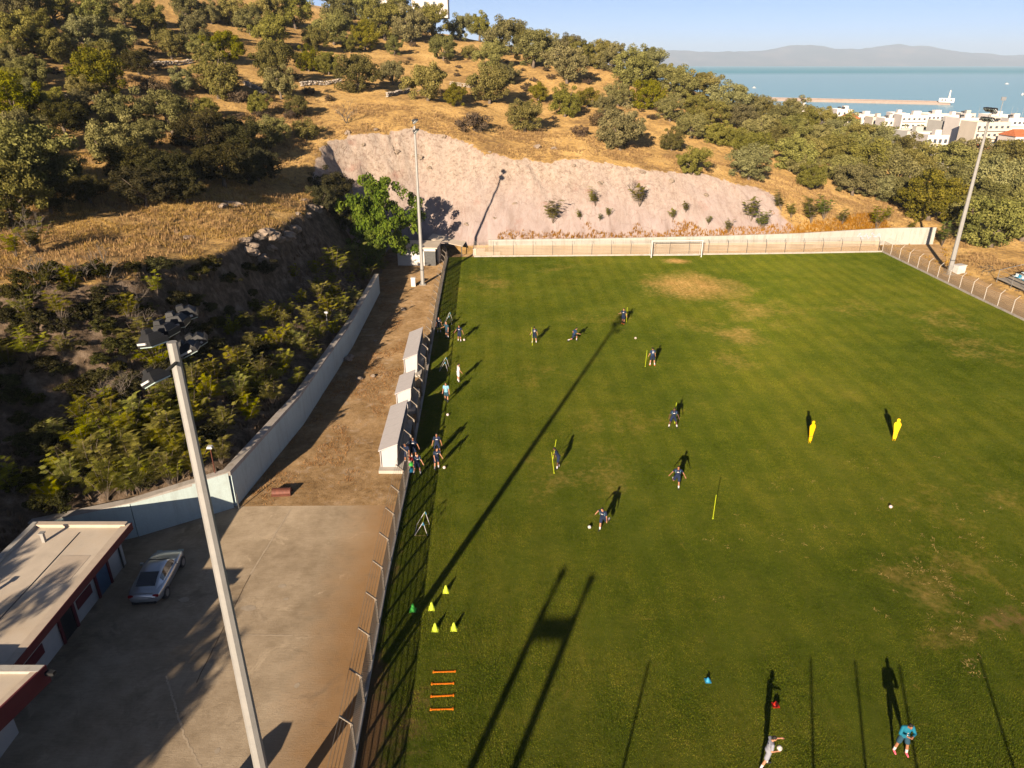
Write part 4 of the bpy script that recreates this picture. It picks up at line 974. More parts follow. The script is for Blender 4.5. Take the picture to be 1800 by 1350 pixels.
ball(781, 824, 'football beside the pair at the fence shadow edge'); ball(816, 599, 'football at the feet of the player by the far dugout'); ball(787, 731, 'football in the dugout shadow')
def aframe(px, py, rz, lb, s=1.0, two=True):
    r = empty('mini_goal', G(px, py), rz, lb, 'mini goal', 'folding mini goals')
    for y in ((0, 1.15) if two else (0,)):
        MB().tube([(-.55 * s, y, .02), (.0, y, .98 * s)], .015, 6).build('frame_leg', M['white_bright'], r); MB().tube([(0, y, .98 * s), (.22 * s, y, .02)], .015, 6).build('frame_leg', M['white_bright'], r)
        MB().tube([(-.55 * s, y, .02), (.22 * s, y, .02)], .015, 5).build('ground_bar', M['strawm'], r)
        MB().tube([(-.04, y, .78 * s), (.0, y, .99 * s), (.05, y, .78 * s)], .03, 6).build('joint', M['blue_plastic'], r)
    if two: MB().tube([(0, 0, .98 * s), (0, 1.15, .98 * s)], .015, 6).build('top_bar', M['lime'], r); MB().tube([(-.55 * s, 0, .02), (-.55 * s, 1.15, .02)], .018, 6).build('ground_bar', M['steel'], r)
    return r
aframe(745, 942, 0, 'white and blue folding mini goal in the fence shadow near the yard'); aframe(790, 571, 0, 'white folding mini goal beyond the far dugout shadow', 1.1); aframe(783, 653, 0, 'folding mini goal in the gap between the dugout shadows')
for px, py, m, lb in [(722, 811, 'cone_red', 'red kit bag at the fence foot'), (723, 820, 'cone_green', 'green kit bag at the fence foot'), (723, 830, 'blue_plastic', 'teal kit bag at the fence foot, nearest')]:
    p = G(px, py); b = MB(); b.ball((0, 0, .14), (.30, .18, .15), 10, 6).tube([(-.15, 0, .25), (0, 0, .38), (.15, 0, .25)], .02, 5); tag(b.build('kit_bag', M[m], loc=p, rot=(0, 0, 1.3)), lb, 'bag')

# ------------------------------------------------------------------ people
SKIN = [pm('skin_light', (.36, .17, .10), .6, .06, 8, bump=0), pm('skin_tan', (.27, .12, .065), .6, .06, 8, bump=0), pm('skin_dark', (.10, .045, .028), .55, .06, 8, bump=0)]
CL = {'navy': pm('navy_cloth', (.006, .013, .038), .85, .15, 12), 'royal': pm('blue_cloth', (.010, .030, .080), .85, .12, 12), 'dark': pm('dark_cloth', (.012, .018, .030), .85, .15, 12),
      'white': pm('white_cloth', (.45, .43, .43), .85, .05, 12), 'grey': pm('grey_cloth', (.20, .205, .245), .85, .07, 12), 'sky': pm('sky_cloth', (.14, .30, .40), .85, .07, 12),
      'teal': pm('teal_cloth', (.003, .11, .175), .8, .08, 12), 'steelblue': pm('steelblue_cloth', (.013, .045, .070), .85, .1, 12), 'pinkshoe': pm('pink_shoe', (.80, .12, .17), .5, .06, 9),
      'orangeshoe': pm('orange_shoe', (.80, .12, .02), .5, .06, 9), 'blackshoe': pm('black_shoe', (.015, .015, .016), .5, .06, 9), 'hair': pm('dark_hair', (.012, .009, .007), .7, .2, 30)}
def capsule(b, p, q, r0, r1, n=10):
    p = Vector(p); q = Vector(q); d = (q - p); L = d.length
    if L < 1e-5: return
    t = d / L; pts = []; rad = []
    for a in (85, 55, 25): pts.append(p - t * r0 * math.sin(R(a))); rad.append(max(.001, r0 * math.cos(R(a))))
    pts += [p, q]; rad += [r0, r1]
    for a in (25, 55, 85): pts.append(q + t * r1 * math.sin(R(a))); rad.append(max(.001, r1 * math.cos(R(a))))
    b.tube(pts, rad, n)
def ell(b, c, r, Mx):
    s = MB(); s.ball((0, 0, 0), r, 14, 10); c = Vector(c); b.add([c + Mx @ Vector(v) for v in s.v], s.f)
def remesh(b, name, mat, parent, vox, dec=1.0, shrink=None):
    o = b.build(name, mat, parent)
    m = o.modifiers.new('r', 'REMESH'); m.mode = 'VOXEL'; m.voxel_size = vox; m.use_smooth_shade = True
    m = o.modifiers.new('s', 'SMOOTH'); m.iterations = 2; m.factor = .4
    if dec < 1: m = o.modifiers.new('d', 'DECIMATE'); m.ratio = dec
    bpy.context.view_layer.update()
    me = bpy.data.meshes.new_from_object(o.evaluated_get(bpy.context.evaluated_depsgraph_get()))
    o.modifiers.clear(); o.data = me; me.name = name
    me.polygons.foreach_set('use_smooth', [True] * len(me.polygons))
    return o
def ldir(pitch, out, s): return Vector((s * math.sin(R(out)), math.sin(R(pitch)) * math.cos(R(out)), -math.cos(R(pitch)) * math.cos(R(out))))
def person(px, py, face, label, H=1.78, shirt='navy', shorts='navy', socks='white', shoes='blackshoe', skin=0, lean=4, la=(5, 10), ra=(5, 10), le=15, re=15, lt=(0, 5), rt=(0, 5), lk=3, rk=3,
           look=(0, 0), mark=None, near=False, fin=(0, 0), bald=False, p=None):
    p = p or G(px, py); k = H / 1.8; r = empty('person', p, R(face), label, 'person')
    Mt = Matrix.Rotation(R(-lean), 3, 'X'); hip = Vector((0, 0, 0))
    chest = hip + Mt @ Vector((0, 0, .38 * k)); sh = {s: hip + Mt @ Vector((s * .185 * k, -.01, .50 * k)) for s in (-1, 1)}
    neck = hip + Mt @ Vector((0, .0, .55 * k)); Mh = Mt @ Matrix.Rotation(R(look[0]), 3, 'Z') @ Matrix.Rotation(R(-look[1]), 3, 'X'); head = neck + Mh @ Vector((0, .025, .17 * k))
    J = {}
    for s, (ap, ao), eb, (tp, to), kn, fi in ((-1, la, le, lt, lk, fin[0]), (1, ra, re, rt, rk, fin[1])):
        el = sh[s] + Mt @ (ldir(ap, ao, s) * .29 * k); wr = el + Mt @ (ldir(ap + eb, ao - fi, s) * .26 * k); hd = (wr - el).normalized()
        hp = hip + Vector((s * .095 * k, 0, -.02)); kne = hp + ldir(tp, to, s) * .44 * k; an = kne + ldir(tp - kn, to * .6, s) * .43 * k
        J[s] = (el, wr, hd, hp, kne, an, tp - kn)
    zmin = min(J[s][5].z for s in J) - .075 * k
    for s in J: pass
    up = Vector((0, 0, -zmin)); vox = .013 if near else .019; dec = .5
    A = lambda v: v + up
    body = MB()
    ell(body, A(hip + Mt @ Vector((0, 0, .40 * k))), (.165 * k, .105 * k, .17 * k), Mt); ell(body, A(hip + Mt @ Vector((0, 0, .20 * k))), (.145 * k, .10 * k, .20 * k), Mt); ell(body, A(hip + Mt @ Vector((0, -.01, .02 * k))), (.16 * k, .115 * k, .13 * k), Mt)
    capsule(body, A(sh[-1]), A(sh[1]), .06 * k, .06 * k); capsule(body, A(neck - Mt @ Vector((0, 0, .06))), A(neck + Mh @ Vector((0, .01, .07 * k))), .058 * k, .052 * k)
    ell(body, A(head), (.075 * k, .094 * k, .115 * k), Mh); ell(body, A(head + Mh @ Vector((0, .035, -.055 * k))), (.055 * k, .062 * k, .055 * k), Mh)
    capsule(body, A(head + Mh @ Vector((0, .088, .01)) * k), A(head + Mh @ Vector((0, .105, -.022)) * k), .010, .016)
    for s in (-1, 1): ell(body, A(head + Mh @ Vector((s * .077, -.005, -.01)) * k), (.013, .022, .032), Mh)
    for s in (-1, 1):
        el, wr, hd, hp, kne, an, shp = J[s]
        capsule(body, A(sh[s]), A(el), .053 * k, .042 * k); capsule(body, A(el), A(wr), .043 * k, .029 * k)
        pl = wr + hd * .05; capsule(body, A(wr), A(wr + hd * .075), .030 * k, .036 * k)
        side = hd.cross(Vector((0, 0, 1))); side = side.normalized() if side.length > .1 else Vector((1, 0, 0)); cur = hd.cross(side)
        for fi_, (o, L) in enumerate(((-.030, .070), (-.010, .085), (.011, .080), (.031, .062))):
            a = wr + hd * .10 + side * o; m_ = a + hd * L * .55 + cur * .006; e = m_ + hd * L * .4 + cur * .022; capsule(body, A(a), A(m_), .0105, .0095, 6); capsule(body, A(m_), A(e), .0095, .008, 6)
        a = wr + hd * .035 + side * .035 * -s; capsule(body, A(a), A(a + hd * .045 - side * s * .035), .012, .010, 6)
        capsule(body, A(hp), A(kne), .085 * k, .058 * k); capsule(body, A(kne), A(kne + (an - kne) * .35), .056 * k, .060 * k); capsule(body, A(kne + (an - kne) * .35), A(an), .060 * k, .037 * k)
        fd = Vector((0, math.cos(R(shp)), math.sin(R(shp)))); capsule(body, A(an + Vector((0, 0, -.03))), A(an + fd * .14 * k + Vector((0, 0, -.045))), .036, .03)
    remesh(body, 'body', SKIN[skin], r, vox, dec)
    # clothes
    b = MB()
    ell(b, A(hip + Mt @ Vector((0, 0, .40 * k))), (.187 * k, .128 * k, .165 * k), Mt); ell(b, A(hip + Mt @ Vector((0, 0, .20 * k))), (.170 * k, .125 * k, .21 * k), Mt); capsule(b, A(hip + Mt @ Vector((-.05, 0, .03))), A(hip + Mt @ Vector((.05, 0, .03))), .128 * k, .128 * k)
    capsule(b, A(sh[-1]), A(sh[1]), .074 * k, .074 * k)
    lsl = .95 if shirt in ('teal',) else .62
    for s in (-1, 1):
        el = J[s][0]; capsule(b, A(sh[s]), A(sh[s] + (el - sh[s]) * (.62 if lsl < .9 else 1)), .074 * k, .066 * k)
        if lsl > .9: capsule(b, A(el), A(el + (J[s][1] - el) * .8), .062 * k, .048 * k)
    so2 = remesh(b, 'shirt', CL[shirt], r, vox, dec)
    b = MB(); ell(b, A(hip + Vector((0, -.01, .03 * k))), (.178 * k, .14 * k, .12 * k), Matrix.Identity(3))
    for s in (-1, 1): hp, kne = J[s][3], J[s][4]; capsule(b, A(hp), A(hp + (kne - hp) * .72), .108 * k, .105 * k)
    remesh(b, 'shorts', CL[shorts], r, vox, dec)
    for s in (-1, 1):
        kne, an, shp = J[s][4], J[s][5], J[s][6]
        b = MB(); capsule(b, A(kne + (an - kne) * .62), A(an), .056 * k, .044 * k, 12); b.build('sock', CL[socks], r, True)
        fd = Vector((0, math.cos(R(shp)), math.sin(R(shp)))); b = MB(); capsule(b, A(an + Vector((0, -.03, -.032))), A(an + fd * .10 * k + Vector((0, 0, -.036))), .044, .043, 12); capsule(b, A(an + fd * .10 * k + Vector((0, 0, -.036))), A(an + fd * .165 * k + Vector((0, 0, -.045))), .043, .032, 12); b.build('shoe', CL[shoes], r, True)
    if not bald:
        b = MB(); ell(b, A(head + Mh @ Vector((0, -.018, .028)) * k), (.082 * k, .092 * k, .102 * k), Mh); ell(b, A(head + Mh @ Vector((0, -.05, -.02)) * k), (.07 * k, .06 * k, .07 * k), Mh)
        hb = b.mesh('hair', CL['hair'], True); link('hair', hb, r)
    for s in (-1, 1): b = MB(); ell(b, A(head + Mh @ Vector((s * .03, .086, .012)) * k), (.012, .008, .008), Mh); b.build('eye', CL['hair'], r)
    b = MB(); ell(b, A(head + Mh @ Vector((0, .094, -.062)) * k), (.024, .008, .006), Mh); b.build('mouth', SKIN[2], r)
    # printed marks laid on the shirt surface
    if mark:
        bvh = BVHTree.FromPolygons([v.co for v in so2.data.vertices], [tuple(q.vertices) for q in so2.data.polygons])
        for front, rects, col in mark:
            mb = MB(); sgn = 1 if front else -1
            for (u0, v0, u1, v1) in rects:
                nu, nv = 5, 5; vs = []
                for j in range(nv):
                    for i in range(nu):
                        u = u0 + (u1 - u0) * i / (nu - 1); v = v0 + (v1 - v0) * j / (nv - 1)
                        o = A(hip + Mt @ Vector((u * k, sgn * .6, v * k))); h = bvh.ray_cast(o, Mt @ Vector((0, -sgn, 0)))
                        q = h[0] if h[0] is not None else A(hip + Mt @ Vector((u * k, sgn * .13, v * k)))
                        vs.append(q + Mt @ Vector((0, sgn * .007, 0)))
                mb.add(vs, [(j * nu + i, j * nu + i + 1, (j + 1) * nu + i + 1, (j + 1) * nu + i) if not front else (j * nu + i, (j + 1) * nu + i, (j + 1) * nu + i + 1, j * nu + i + 1) for j in range(nv - 1) for i in range(nu - 1)])
            mb.build('shirt_print', CL[col], r)
    return r, {'hand_l': A(J[-1][1] + J[-1][2] * .09), 'hand_r': A(J[1][1] + J[1][2] * .09)}
SPON = [(True, [(-.085, .36, .085, .41), (-.03, .41, .03, .44)], 'white')]
NUMB = [(False, [(-.075, .28, -.015, .44), (.02, .28, .08, .44), (-.09, .47, .09, .49)], 'white')]
STR = SPON + [(True, [(-.165, .30, -.145, .50), (.145, .30, .165, .50)], 'sky')]
person(939, 603, 15, 'player in white-numbered navy kit behind the leftmost slalom pole', mark=NUMB, lt=(4, 9), rt=(-4, 9), shirt='navy', la=(10, 20), ra=(0, 18))
person(1008, 600, -75, 'player lunging low with one leg trailing, left of the floodlight shadow', shirt='royal', lt=(62, 4), lk=62, rt=(-32, 4), rk=48, lean=22, la=(-20, 14), ra=(40, 14), le=60, re=60, mark=SPON)
person(1095, 569, 160, 'player with orange boots standing in the floodlight shadow tip', shoes='orangeshoe', socks='navy', la=(12, 22), ra=(30, 26), re=70, le=30, mark=SPON, lt=(6, 3), rt=(-6, 2))
person(1146, 642, 12, 'player seen from behind with large white number, beside a slalom pole', mark=NUMB, shirt='royal', lt=(4, 9), rt=(-5, 10), lk=8, rk=8, lean=10, la=(14, 16), ra=(14, 16), shoes='orangeshoe')
person(1182, 751, 175, 'dark-skinned player standing with legs wide apart before a slalom pole', skin=2, lt=(4, 20), rt=(2, 16), la=(8, 22), ra=(14, 20), le=30, re=40, mark=STR, lean=8)
person(1189, 857, 165, 'player jogging on one leg with the other foot lifted behind', lt=(14, 4), lk=10, rt=(-6, 18), rk=80, lean=10, la=(-8, 32), ra=(0, 34), le=70, re=70, mark=STR, skin=1)
person(981, 823, 95, 'player in side view bending beside the crossed slalom poles', skin=2, lean=24, la=(30, 8), ra=(25, 10), le=35, re=35, lt=(8, 4), rt=(-4, 4), mark=STR, socks='white')
person(1059, 932, 150, 'player sprinting after the ball, nearest of the outfield players', H=1.82, lt=(-30, 4), lk=58, rt=(10, 4), rk=10, lean=18, la=(40, 24), ra=(-38, 30), le=50, re=75, mark=STR)
person(808, 600, 165, 'player with a ball at his feet beside the far dugout shadow', la=(4, 28), ra=(-10, 32), le=30, re=40, lt=(14, 6), lk=14, mark=SPON, skin=1)
person(806, 671, -70, 'man dressed all in white standing at the dugout shadow edge', shirt='white', shorts='white', la=(12, 8), ra=(16, 8), le=25, re=25)
person(785, 706, 172, 'man in sky blue shirt walking inside the dugout shadow', shirt='sky', shorts='steelblue', lt=(10, 4), rt=(-8, 4), rk=16, mark=[(True, [(-.06, .36, .06, .40)], 'white')], socks='dark')
person(769, 799, 185, 'player with hands at sides, farther of the pair at the fence shadow edge', la=(4, 16), ra=(4, 16), mark=SPON, skin=1, lt=(0, 8), rt=(12, 10), rk=10)
person(768, 824, 215, 'player in navy kit, nearer of the pair at the fence shadow edge', la=(14, 12), ra=(20, 12), le=40, re=40, mark=STR, lean=10)
person(728, 806, 180, 'player in navy kit, farther of the group by the kit bags', la=(6, 24), ra=(14, 28), re=60, mark=SPON, skin=1)
person(734, 833, 205, 'player bending in navy kit, nearest of the group by the kit bags', la=(22, 14), ra=(26, 18), le=40, re=40, mark=STR, lean=16, lt=(10, 8), rt=(-6, 10), rk=12)
person(716, 815, 160, 'player half hidden by the fence at the kit bags', la=(20, 20), ra=(24, 20), le=40, re=40, lean=12, skin=1)
person(772, 585, 190, 'dark-clad figure in the shade close to the fence beyond the far dugout', shirt='dark', shorts='dark', la=(8, 14), ra=(8, 14), mark=SPON)
person(786, 594, 140, 'bald man in dark clothes in the far dugout shadow', shirt='steelblue', shorts='dark', bald=True, la=(8, 14), ra=(30, 14), re=60)
_, hd = person(1345, 1347, -92, 'coach in grey kit holding a ball and stretching out a hand', H=1.76, shirt='grey', shorts='grey', shoes='blackshoe', near=True, lt=(10, 5), rt=(-12, 5), lk=6, rk=8, la=(72, 14), le=12, ra=(2, 14), re=84, lean=6, fin=(0, 30), look=(-10, 14), mark=[(True, [(.05, .42, .10, .46)], 'navy'), (False, [(-.07, .40, .07, .45)], 'navy')])
cp = G(1345, 1347); q = Matrix.Rotation(R(-92), 3, 'Z') @ (hd['hand_r'] + Vector((-.06, .02, .10))); ball(1352, 1325, 'ball held under the arm of the grey-clad coach', loc=(cp.x + q.x, cp.y + q.y, q.z), pink=False)
person(1581, 1322, 178, 'goalkeeper in teal jersey with folded gloved arms and pink boots', H=1.86, shirt='teal', shorts='steelblue', shoes='pinkshoe', skin=1, near=True, lt=(8, 11), rt=(-2, 9), lk=8, rk=4, la=(24, 20), ra=(24, 20), le=88, re=88, fin=(62, 62), lean=6, look=(0, 24),
       mark=[(True, [(-.014, .17, .022, .31), (-.04, .155, .045, .175), (-.04, .275, -.014, .295)], 'white')])

# ------------------------------------------------------------------ vegetation meshes
def leaves(cent, rad, per, size, seed, flat=.0, shell=.55, squash=.85):
    rs = np.random.RandomState(seed); n = len(cent); N_ = n * per
    ci = np.repeat(np.arange(n), per)
    d = rs.normal(size=(N_, 3)); d /= np.linalg.norm(d, axis=1)[:, None]
    rr_ = (shell + (1 - shell) * rs.rand(N_) ** .6)
    rr_ = np.where(rs.rand(N_) < .22, rs.rand(N_), rr_)
    off_ = d * (rr_ * rad[ci])[:, None]; off_[:, 2] *= squash
    c = cent[ci] + off_
    nrm = d + rs.normal(size=(N_, 3)) * .55; nrm /= np.linalg.norm(nrm, axis=1)[:, None]
    a = rs.normal(size=(N_, 3)); a[:, 2] += .3; u = a - nrm * (a * nrm).sum(1)[:, None]; u /= np.linalg.norm(u, axis=1)[:, None]; w = np.cross(nrm, u)
    s = size * (.6 + .8 * rs.rand(N_))
    v = np.stack([c - u * s[:, None] * .6, c + w * s[:, None] * .34, c + u * s[:, None] * .6, c - w * s[:, None] * .34], 1).reshape(-1, 3)
    f = np.arange(N_ * 4).reshape(-1, 4)
    tint = np.clip(.5 + .22 * rs.normal(size=N_) + (rs.rand(n)[ci] - .5) * .5, 0, 1)
    return v, f, tint
def crown_mesh(name, mat, seed, nclump, per, size, rx=.5, rz=.42, zc=.56, cr=(.12, .2), low=.12, lobes=5):
    """crown of a unit-high tree: clumps gathered in lobes so that outline and gaps are uneven"""
    rs = np.random.RandomState(seed)
    lc = []
    for i in range(lobes):
        a = 2 * math.pi * (i + rs.rand() * .7) / lobes; q = rs.uniform(.25, .62) * rx
        lc.append((math.cos(a) * q, math.sin(a) * q, zc + rs.uniform(-.35, .4) * rz))
    lc.append((rs.uniform(-.1, .1) * rx, rs.uniform(-.1, .1) * rx, zc + rz * .35)); lc = np.array(lc)
    li = rs.randint(0, len(lc), nclump); d = rs.normal(size=(nclump, 3)); d /= np.linalg.norm(d, axis=1)[:, None]
    c = lc[li] + d * (rs.uniform(.55, 1, nclump) * rx * .52)[:, None] * np.array([1, 1, .78])
    dome = rs.rand(nclump) < .6                                   # most clumps lie on an uneven dome, the rest in lobes
    wob_ = 1 + .22 * np.sin(3 * np.arctan2(d[:, 1], d[:, 0]) + seed) + .12 * rs.normal(size=nclump)
    dc = d * (rs.uniform(.62, .86, nclump) * wob_)[:, None] * np.array([rx, rx, rz]) + np.array([0, 0, zc - .03])
    c = np.where(dome[:, None], dc, c)
    c[:, 2] = np.clip(c[:, 2], low, zc + rz)
    r = rs.uniform(cr[0], cr[1], nclump)
    v, f, t = leaves(c, r, per, size, seed + 1)
    return npmesh(name, v, f, mat, False, {'tint': ('FACE', t)}), c
def trunk_mesh(name, mat, c, seed, r0=.035, h=.34, nl=7):
    rr_ = random.Random(seed); b = MB(); top = Vector((rr_.uniform(-.05, .05), rr_.uniform(-.05, .05), h))
    b.tube([(0, 0, -.05), (top.x * .4, top.y * .4, h * .5), top], [r0 * 1.5, r0, r0 * .85], 7)
    for k in range(nl):
        e = Vector(c[rr_.randrange(len(c))]); m_ = top * .5 + e * .5 + Vector((rr_.uniform(-.05, .05), rr_.uniform(-.05, .05), rr_.uniform(0, .06)))
        b.tube([top * .9, m_, e], [r0 * .6, r0 * .35, r0 * .1], 5)
    return b.mesh(name, mat, True)
def variants(key, n, seed, **kw):
    o = []
    th = kw.pop('th', .34); r0 = kw.pop('r0', .035); wood = kw.pop('wood', M['stub'])
    for i in range(n):
        cm, c = crown_mesh('crown', M[key], seed + i * 13, **kw); o.append((trunk_mesh('trunk', wood, c, seed + i, r0, th), cm))
    return o
VAR = {'o': variants('olive', 8, 100, nclump=84, per=190, size=.031, rx=.54, rz=.44, zc=.52, cr=(.08, .135), lobes=6, low=.05, th=.22),
       'p': variants('pineg', 5, 300, nclump=80, per=190, size=.030, rx=.52, rz=.46, zc=.48, cr=(.08, .14), lobes=6, low=.06, th=.2),
       'd': variants('dark', 3, 500, nclump=110, per=170, size=.026, rx=.56, rz=.44, zc=.54, cr=(.07, .12), lobes=8, low=.08, th=.25),
       's': variants('dry', 4, 600, nclump=30, per=80, size=.055, rx=.62, rz=.38, zc=.40, cr=(.11, .19), lobes=5, low=.08, th=.12, r0=.02),
       'y': variants('pineg', 2, 650, nclump=44, per=110, size=.042, rx=.55, rz=.42, zc=.48, cr=(.1, .17), lobes=5, low=.08, th=.15)}
def plant(name, kind, p, h, w=None, rz=None, label='', cat='tree', group=None, vi=None, rnd=random.Random(77), parts=('trunk', 'crown')):
    w = w or h; t = VAR[kind][(vi if vi is not None else rnd.randrange(99)) % len(VAR[kind])]
    r = empty(name, p, rz if rz is not None else rnd.uniform(0, 6.28), label, cat, group)
    link(parts[0], t[0], r, scale=(w, w, h)); link(parts[1], t[1], r, scale=(w, w, h)); return r

TREES = [(33, 67, 65, 'o'), (100, 85, 55, 'o'), (155, 70, 60, 'o'), (165, 28, 60, 'p'), (35, 15, 60, 'o'), (180, 132, 78, 'p'), (12, 115, 50, 'o'), (267, 40, 60, 'p'), (347, 52, 50, 'o'), (303, 82, 50, 'o'),
         (215, 78, 50, 'o'), (397, 85, 62, 'p'), (385, 137, 80, 'p'), (270, 150, 42, 's'), (325, 145, 42, 'o'), (480, 60, 60, 'o'), (487, 108, 76, 'p'), (543, 105, 45, 'p'), (578, 115, 36, 'o'), (520, 25, 60, 'o'),
         (470, 22, 50, 'o'), (495, 150, 55, 'o'), (523, 185, 42, 'p'), (117, 207, 70, 'd'), (213, 200, 74, 'o'), (305, 203, 76, 'o'), (363, 190, 40, 'p'), (30, 185, 76, 'p'), (33, 235, 72, 'o'), (200, 252, 80, 'o'),
         (263, 238, 55, 'o'), (365, 232, 88, 'd'), (425, 240, 92, 'd'), (395, 285, 96, 'd'), (455, 285, 76, 'd'), (485, 230, 55, 'o'), (60, 287, 130, 'o'), (108, 305, 72, 'o'), (238, 285, 84, 'd'), (290, 298, 88, 'd'), (258, 325, 84, 'd'), (20, 345, 115, 'p'), (540, 224, 50, 'y'), (90, 345, 70, 'd'), (350, 290, 70, 'd'),
         (587, 54, 60, 'o'), (677, 42, 66, 'o'), (723, 46, 66, 'o'), (760, 42, 60, 'o'), (643, 66, 50, 'p'), (617, 80, 30, 'p'), (693, 82, 32, 'p'), (630, 128, 74, 'p'), (690, 128, 44, 'o'), (573, 112, 40, 'o'),
         (780, 86, 45, 'o'), (753, 146, 70, 'o'), (800, 168, 42, 'p'), (807, 50, 45, 'o'), (843, 47, 46, 'o'), (880, 67, 66, 'o'), (867, 98, 55, 'o'), (827, 91, 32, 'y'), (937, 88, 70, 'o'), (860, 148, 75, 'o'),
         (893, 131, 40, 'o'), (833, 206, 52, 's'), (923, 204, 62, 'o'), (947, 164, 36, 'p'), (997, 116, 72, 'o'), (993, 85, 46, 'o'), (1055, 97, 54, 'o'), (993, 179, 58, 'p'), (1033, 171, 42, 'p'), (1090, 226, 84, 'o'),
         (1087, 166, 46, 'o'), (1113, 121, 72, 'o'), (1137, 166, 60, 'p'), (1139, 112, 60, 'o'), (1195, 148, 60, 'o'), (1230, 157, 62, 'o'), (1279, 176, 62, 'o'), (1177, 191, 50, 'o'), (1215, 222, 46, 'o'), (1214, 284, 52, 'o'),
         (1180, 246, 42, 'p'), (1316, 286, 66, 'o'), (1388, 271, 66, 'o'), (1422, 313, 46, 'o'), (1366, 213, 50, 'o'), (1300, 206, 52, 'o'), (1332, 233, 60, 'o'), (1392, 197, 46, 'o'), (1437, 213, 46, 'o'), (1385, 229, 50, 'o'),
         (1433, 241, 52, 'o'), (1478, 224, 46, 'o'), (1483, 263, 60, 'o'), (1517, 286, 70, 'o'), (1498, 316, 60, 'o'), (1570, 303, 72, 'o'), (1570, 244, 48, 'o'), (1610, 252, 55, 'o'), (1645, 291, 72, 'o'), (1632, 347, 88, 'p'),
         (1688, 279, 60, 'o'), (1697, 263, 42, 'p'), (1765, 286, 70, 'o'), (1780, 277, 62, 'p'), (1740, 326, 82, 'o'), (1740, 392, 92, 'p'), (1785, 336, 82, 'o'), (1795, 388, 78, 'o'), (1710, 347, 62, 'o'), (1535, 245, 52, 'o'),
         (1460, 266, 56, 'o'), (1355, 244, 52, 'o'), (1545, 330, 50, 'o'), (1600, 290, 55, 'o'), (1670, 320, 60, 'o'), (1250, 200, 46, 'o'), (1260, 235, 44, 'o'), (1420, 265, 50, 'o'), (1050, 205, 36, 's'), (1020, 225, 30, 's'),
         (60, 130, 50, 'o'), (245, 110, 46, 'd'), (440, 40, 46, 'o'), (410, 25, 50, 'o'), (330, 18, 46, 'o'), (220, 22, 50, 'o'), (100, 20, 56, 'o'), (70, 45, 46, 'p'), (555, 70, 46, 'o'), (600, 20, 60, 'o'), (640, 14, 56, 'o'), (700, 15, 50, 'o'), (745, 15, 46, 'p'),
         (915, 60, 46, 'o'), (965, 85, 46, 'o'), (1020, 95, 50, 'o'), (1075, 105, 50, 'o'), (1165, 135, 50, 'o'), (1320, 190, 46, 'o'), (1345, 198, 42, 'o'), (1415, 222, 46, 'o'), (1455, 232, 42, 'o'), (1500, 240, 46, 'o'), (1585, 262, 46, 'o'), (1640, 262, 46, 'o'), (1725, 300, 60, 'o'),
         (145, 160, 42, 'o'), (455, 185, 40, 'o'), (420, 165, 36, 's'), (160, 330, 60, 'd'), (10, 270, 60, 'o'), (330, 330, 60, 'd'), (440, 300, 60, 'd')]
rt_ = random.Random(2024)
def clear_of(x, y, d): return all((x - t[0]) ** 2 + ((y - t[1]) * 1.5) ** 2 > d * d for t in TREES)
for _ in range(1300):
    x = rt_.uniform(0, 1800); y = rt_.uniform(10, 400)
    top = 20 if x < 700 else float(np.interp(x, [700, 900, 1100, 1300, 1500, 1650, 1800], [35, 85, 125, 195, 242, 275, 290]))
    lo = float(np.interp(x, [0, 450, 560, 640, 800, 1000, 1200, 1350, 1500, 1650, 1800], [215, 200, 130, 110, 130, 190, 235, 280, 330, 360, 410]))
    if not top < y < lo: continue
    dn = .0 if x < 1180 else .55
    if rt_.random() > (.25 if x < 1180 else .95): continue
    if vn(x / 70, y / 45, 77) < (-.1 if x < 1180 else -.7): continue
    w_ = rt_.uniform(34, 52) * (1 if x < 1180 else 1.15)
    if clear_of(x, y, w_ * (.78 if x < 1180 else .62)): TREES.append((x, y, w_, rt_.choice('ooop') if x < 1180 else rt_.choice('oooooop')))
KN = {'o': ('olive_tree', 'grey-green olive tree'), 'p': ('mastic_tree', 'dense bright green tree'), 'd': ('holm_oak', 'dark brown-green oak'), 's': ('dry_shrub', 'brown dry shrub'), 'y': ('broom_shrub', 'yellow-green shrub')}
def zone(x, y):
    if x < 560: return ('on the upper left slope', 'upper') if y < 110 else (('on the left slope terraces', 'mid') if y < 215 else ('above the grassy ledge on the left', 'ledge'))
    if x < 1160: return ('along the ridge skyline', 'ridge') if y < 110 + (x - 560) * .04 else ('on the slope above the quarry', 'abovequarry')
    return ('on the right grove skyline', 'rsky') if y < 175 + (x - 1160) * .15 else ('in the right-hand grove', 'rgrove')
tl_ = []
for (cx, cy, w, kd) in TREES:
    p = onterr(cx, cy + w * .46); dist = math.sqrt(p.x ** 2 + p.y ** 2 + (p.z - CAMH) ** 2); wm = w / FPX * dist
    tl_.append((cx, cy, kd, p, max(1.2, wm * (.93 if cx < 1180 else 1.03)), max(1.1, wm * (.90 if kd in 'op' else .78))))
from collections import defaultdict
byz = defaultdict(list)
for t in tl_: byz[(zone(t[0], t[1]), t[2])].append(t)
rv = random.Random(42)
for (z, kd), L in byz.items():
    L.sort(key=lambda t: t[0])
    for i, (cx, cy, k_, p, w, h) in enumerate(L):
        lb = '%s %s' % (KN[kd][1], z[0]) + ('' if len(L) == 1 else ', %s from the left' % ordw(i))
        plant(KN[kd][0], kd, p - Vector((0, 0, .1)), h, w, None, lb, 'shrub' if kd in 'sy' else 'tree', KN[kd][1] + 's ' + z[0], rnd=rv)
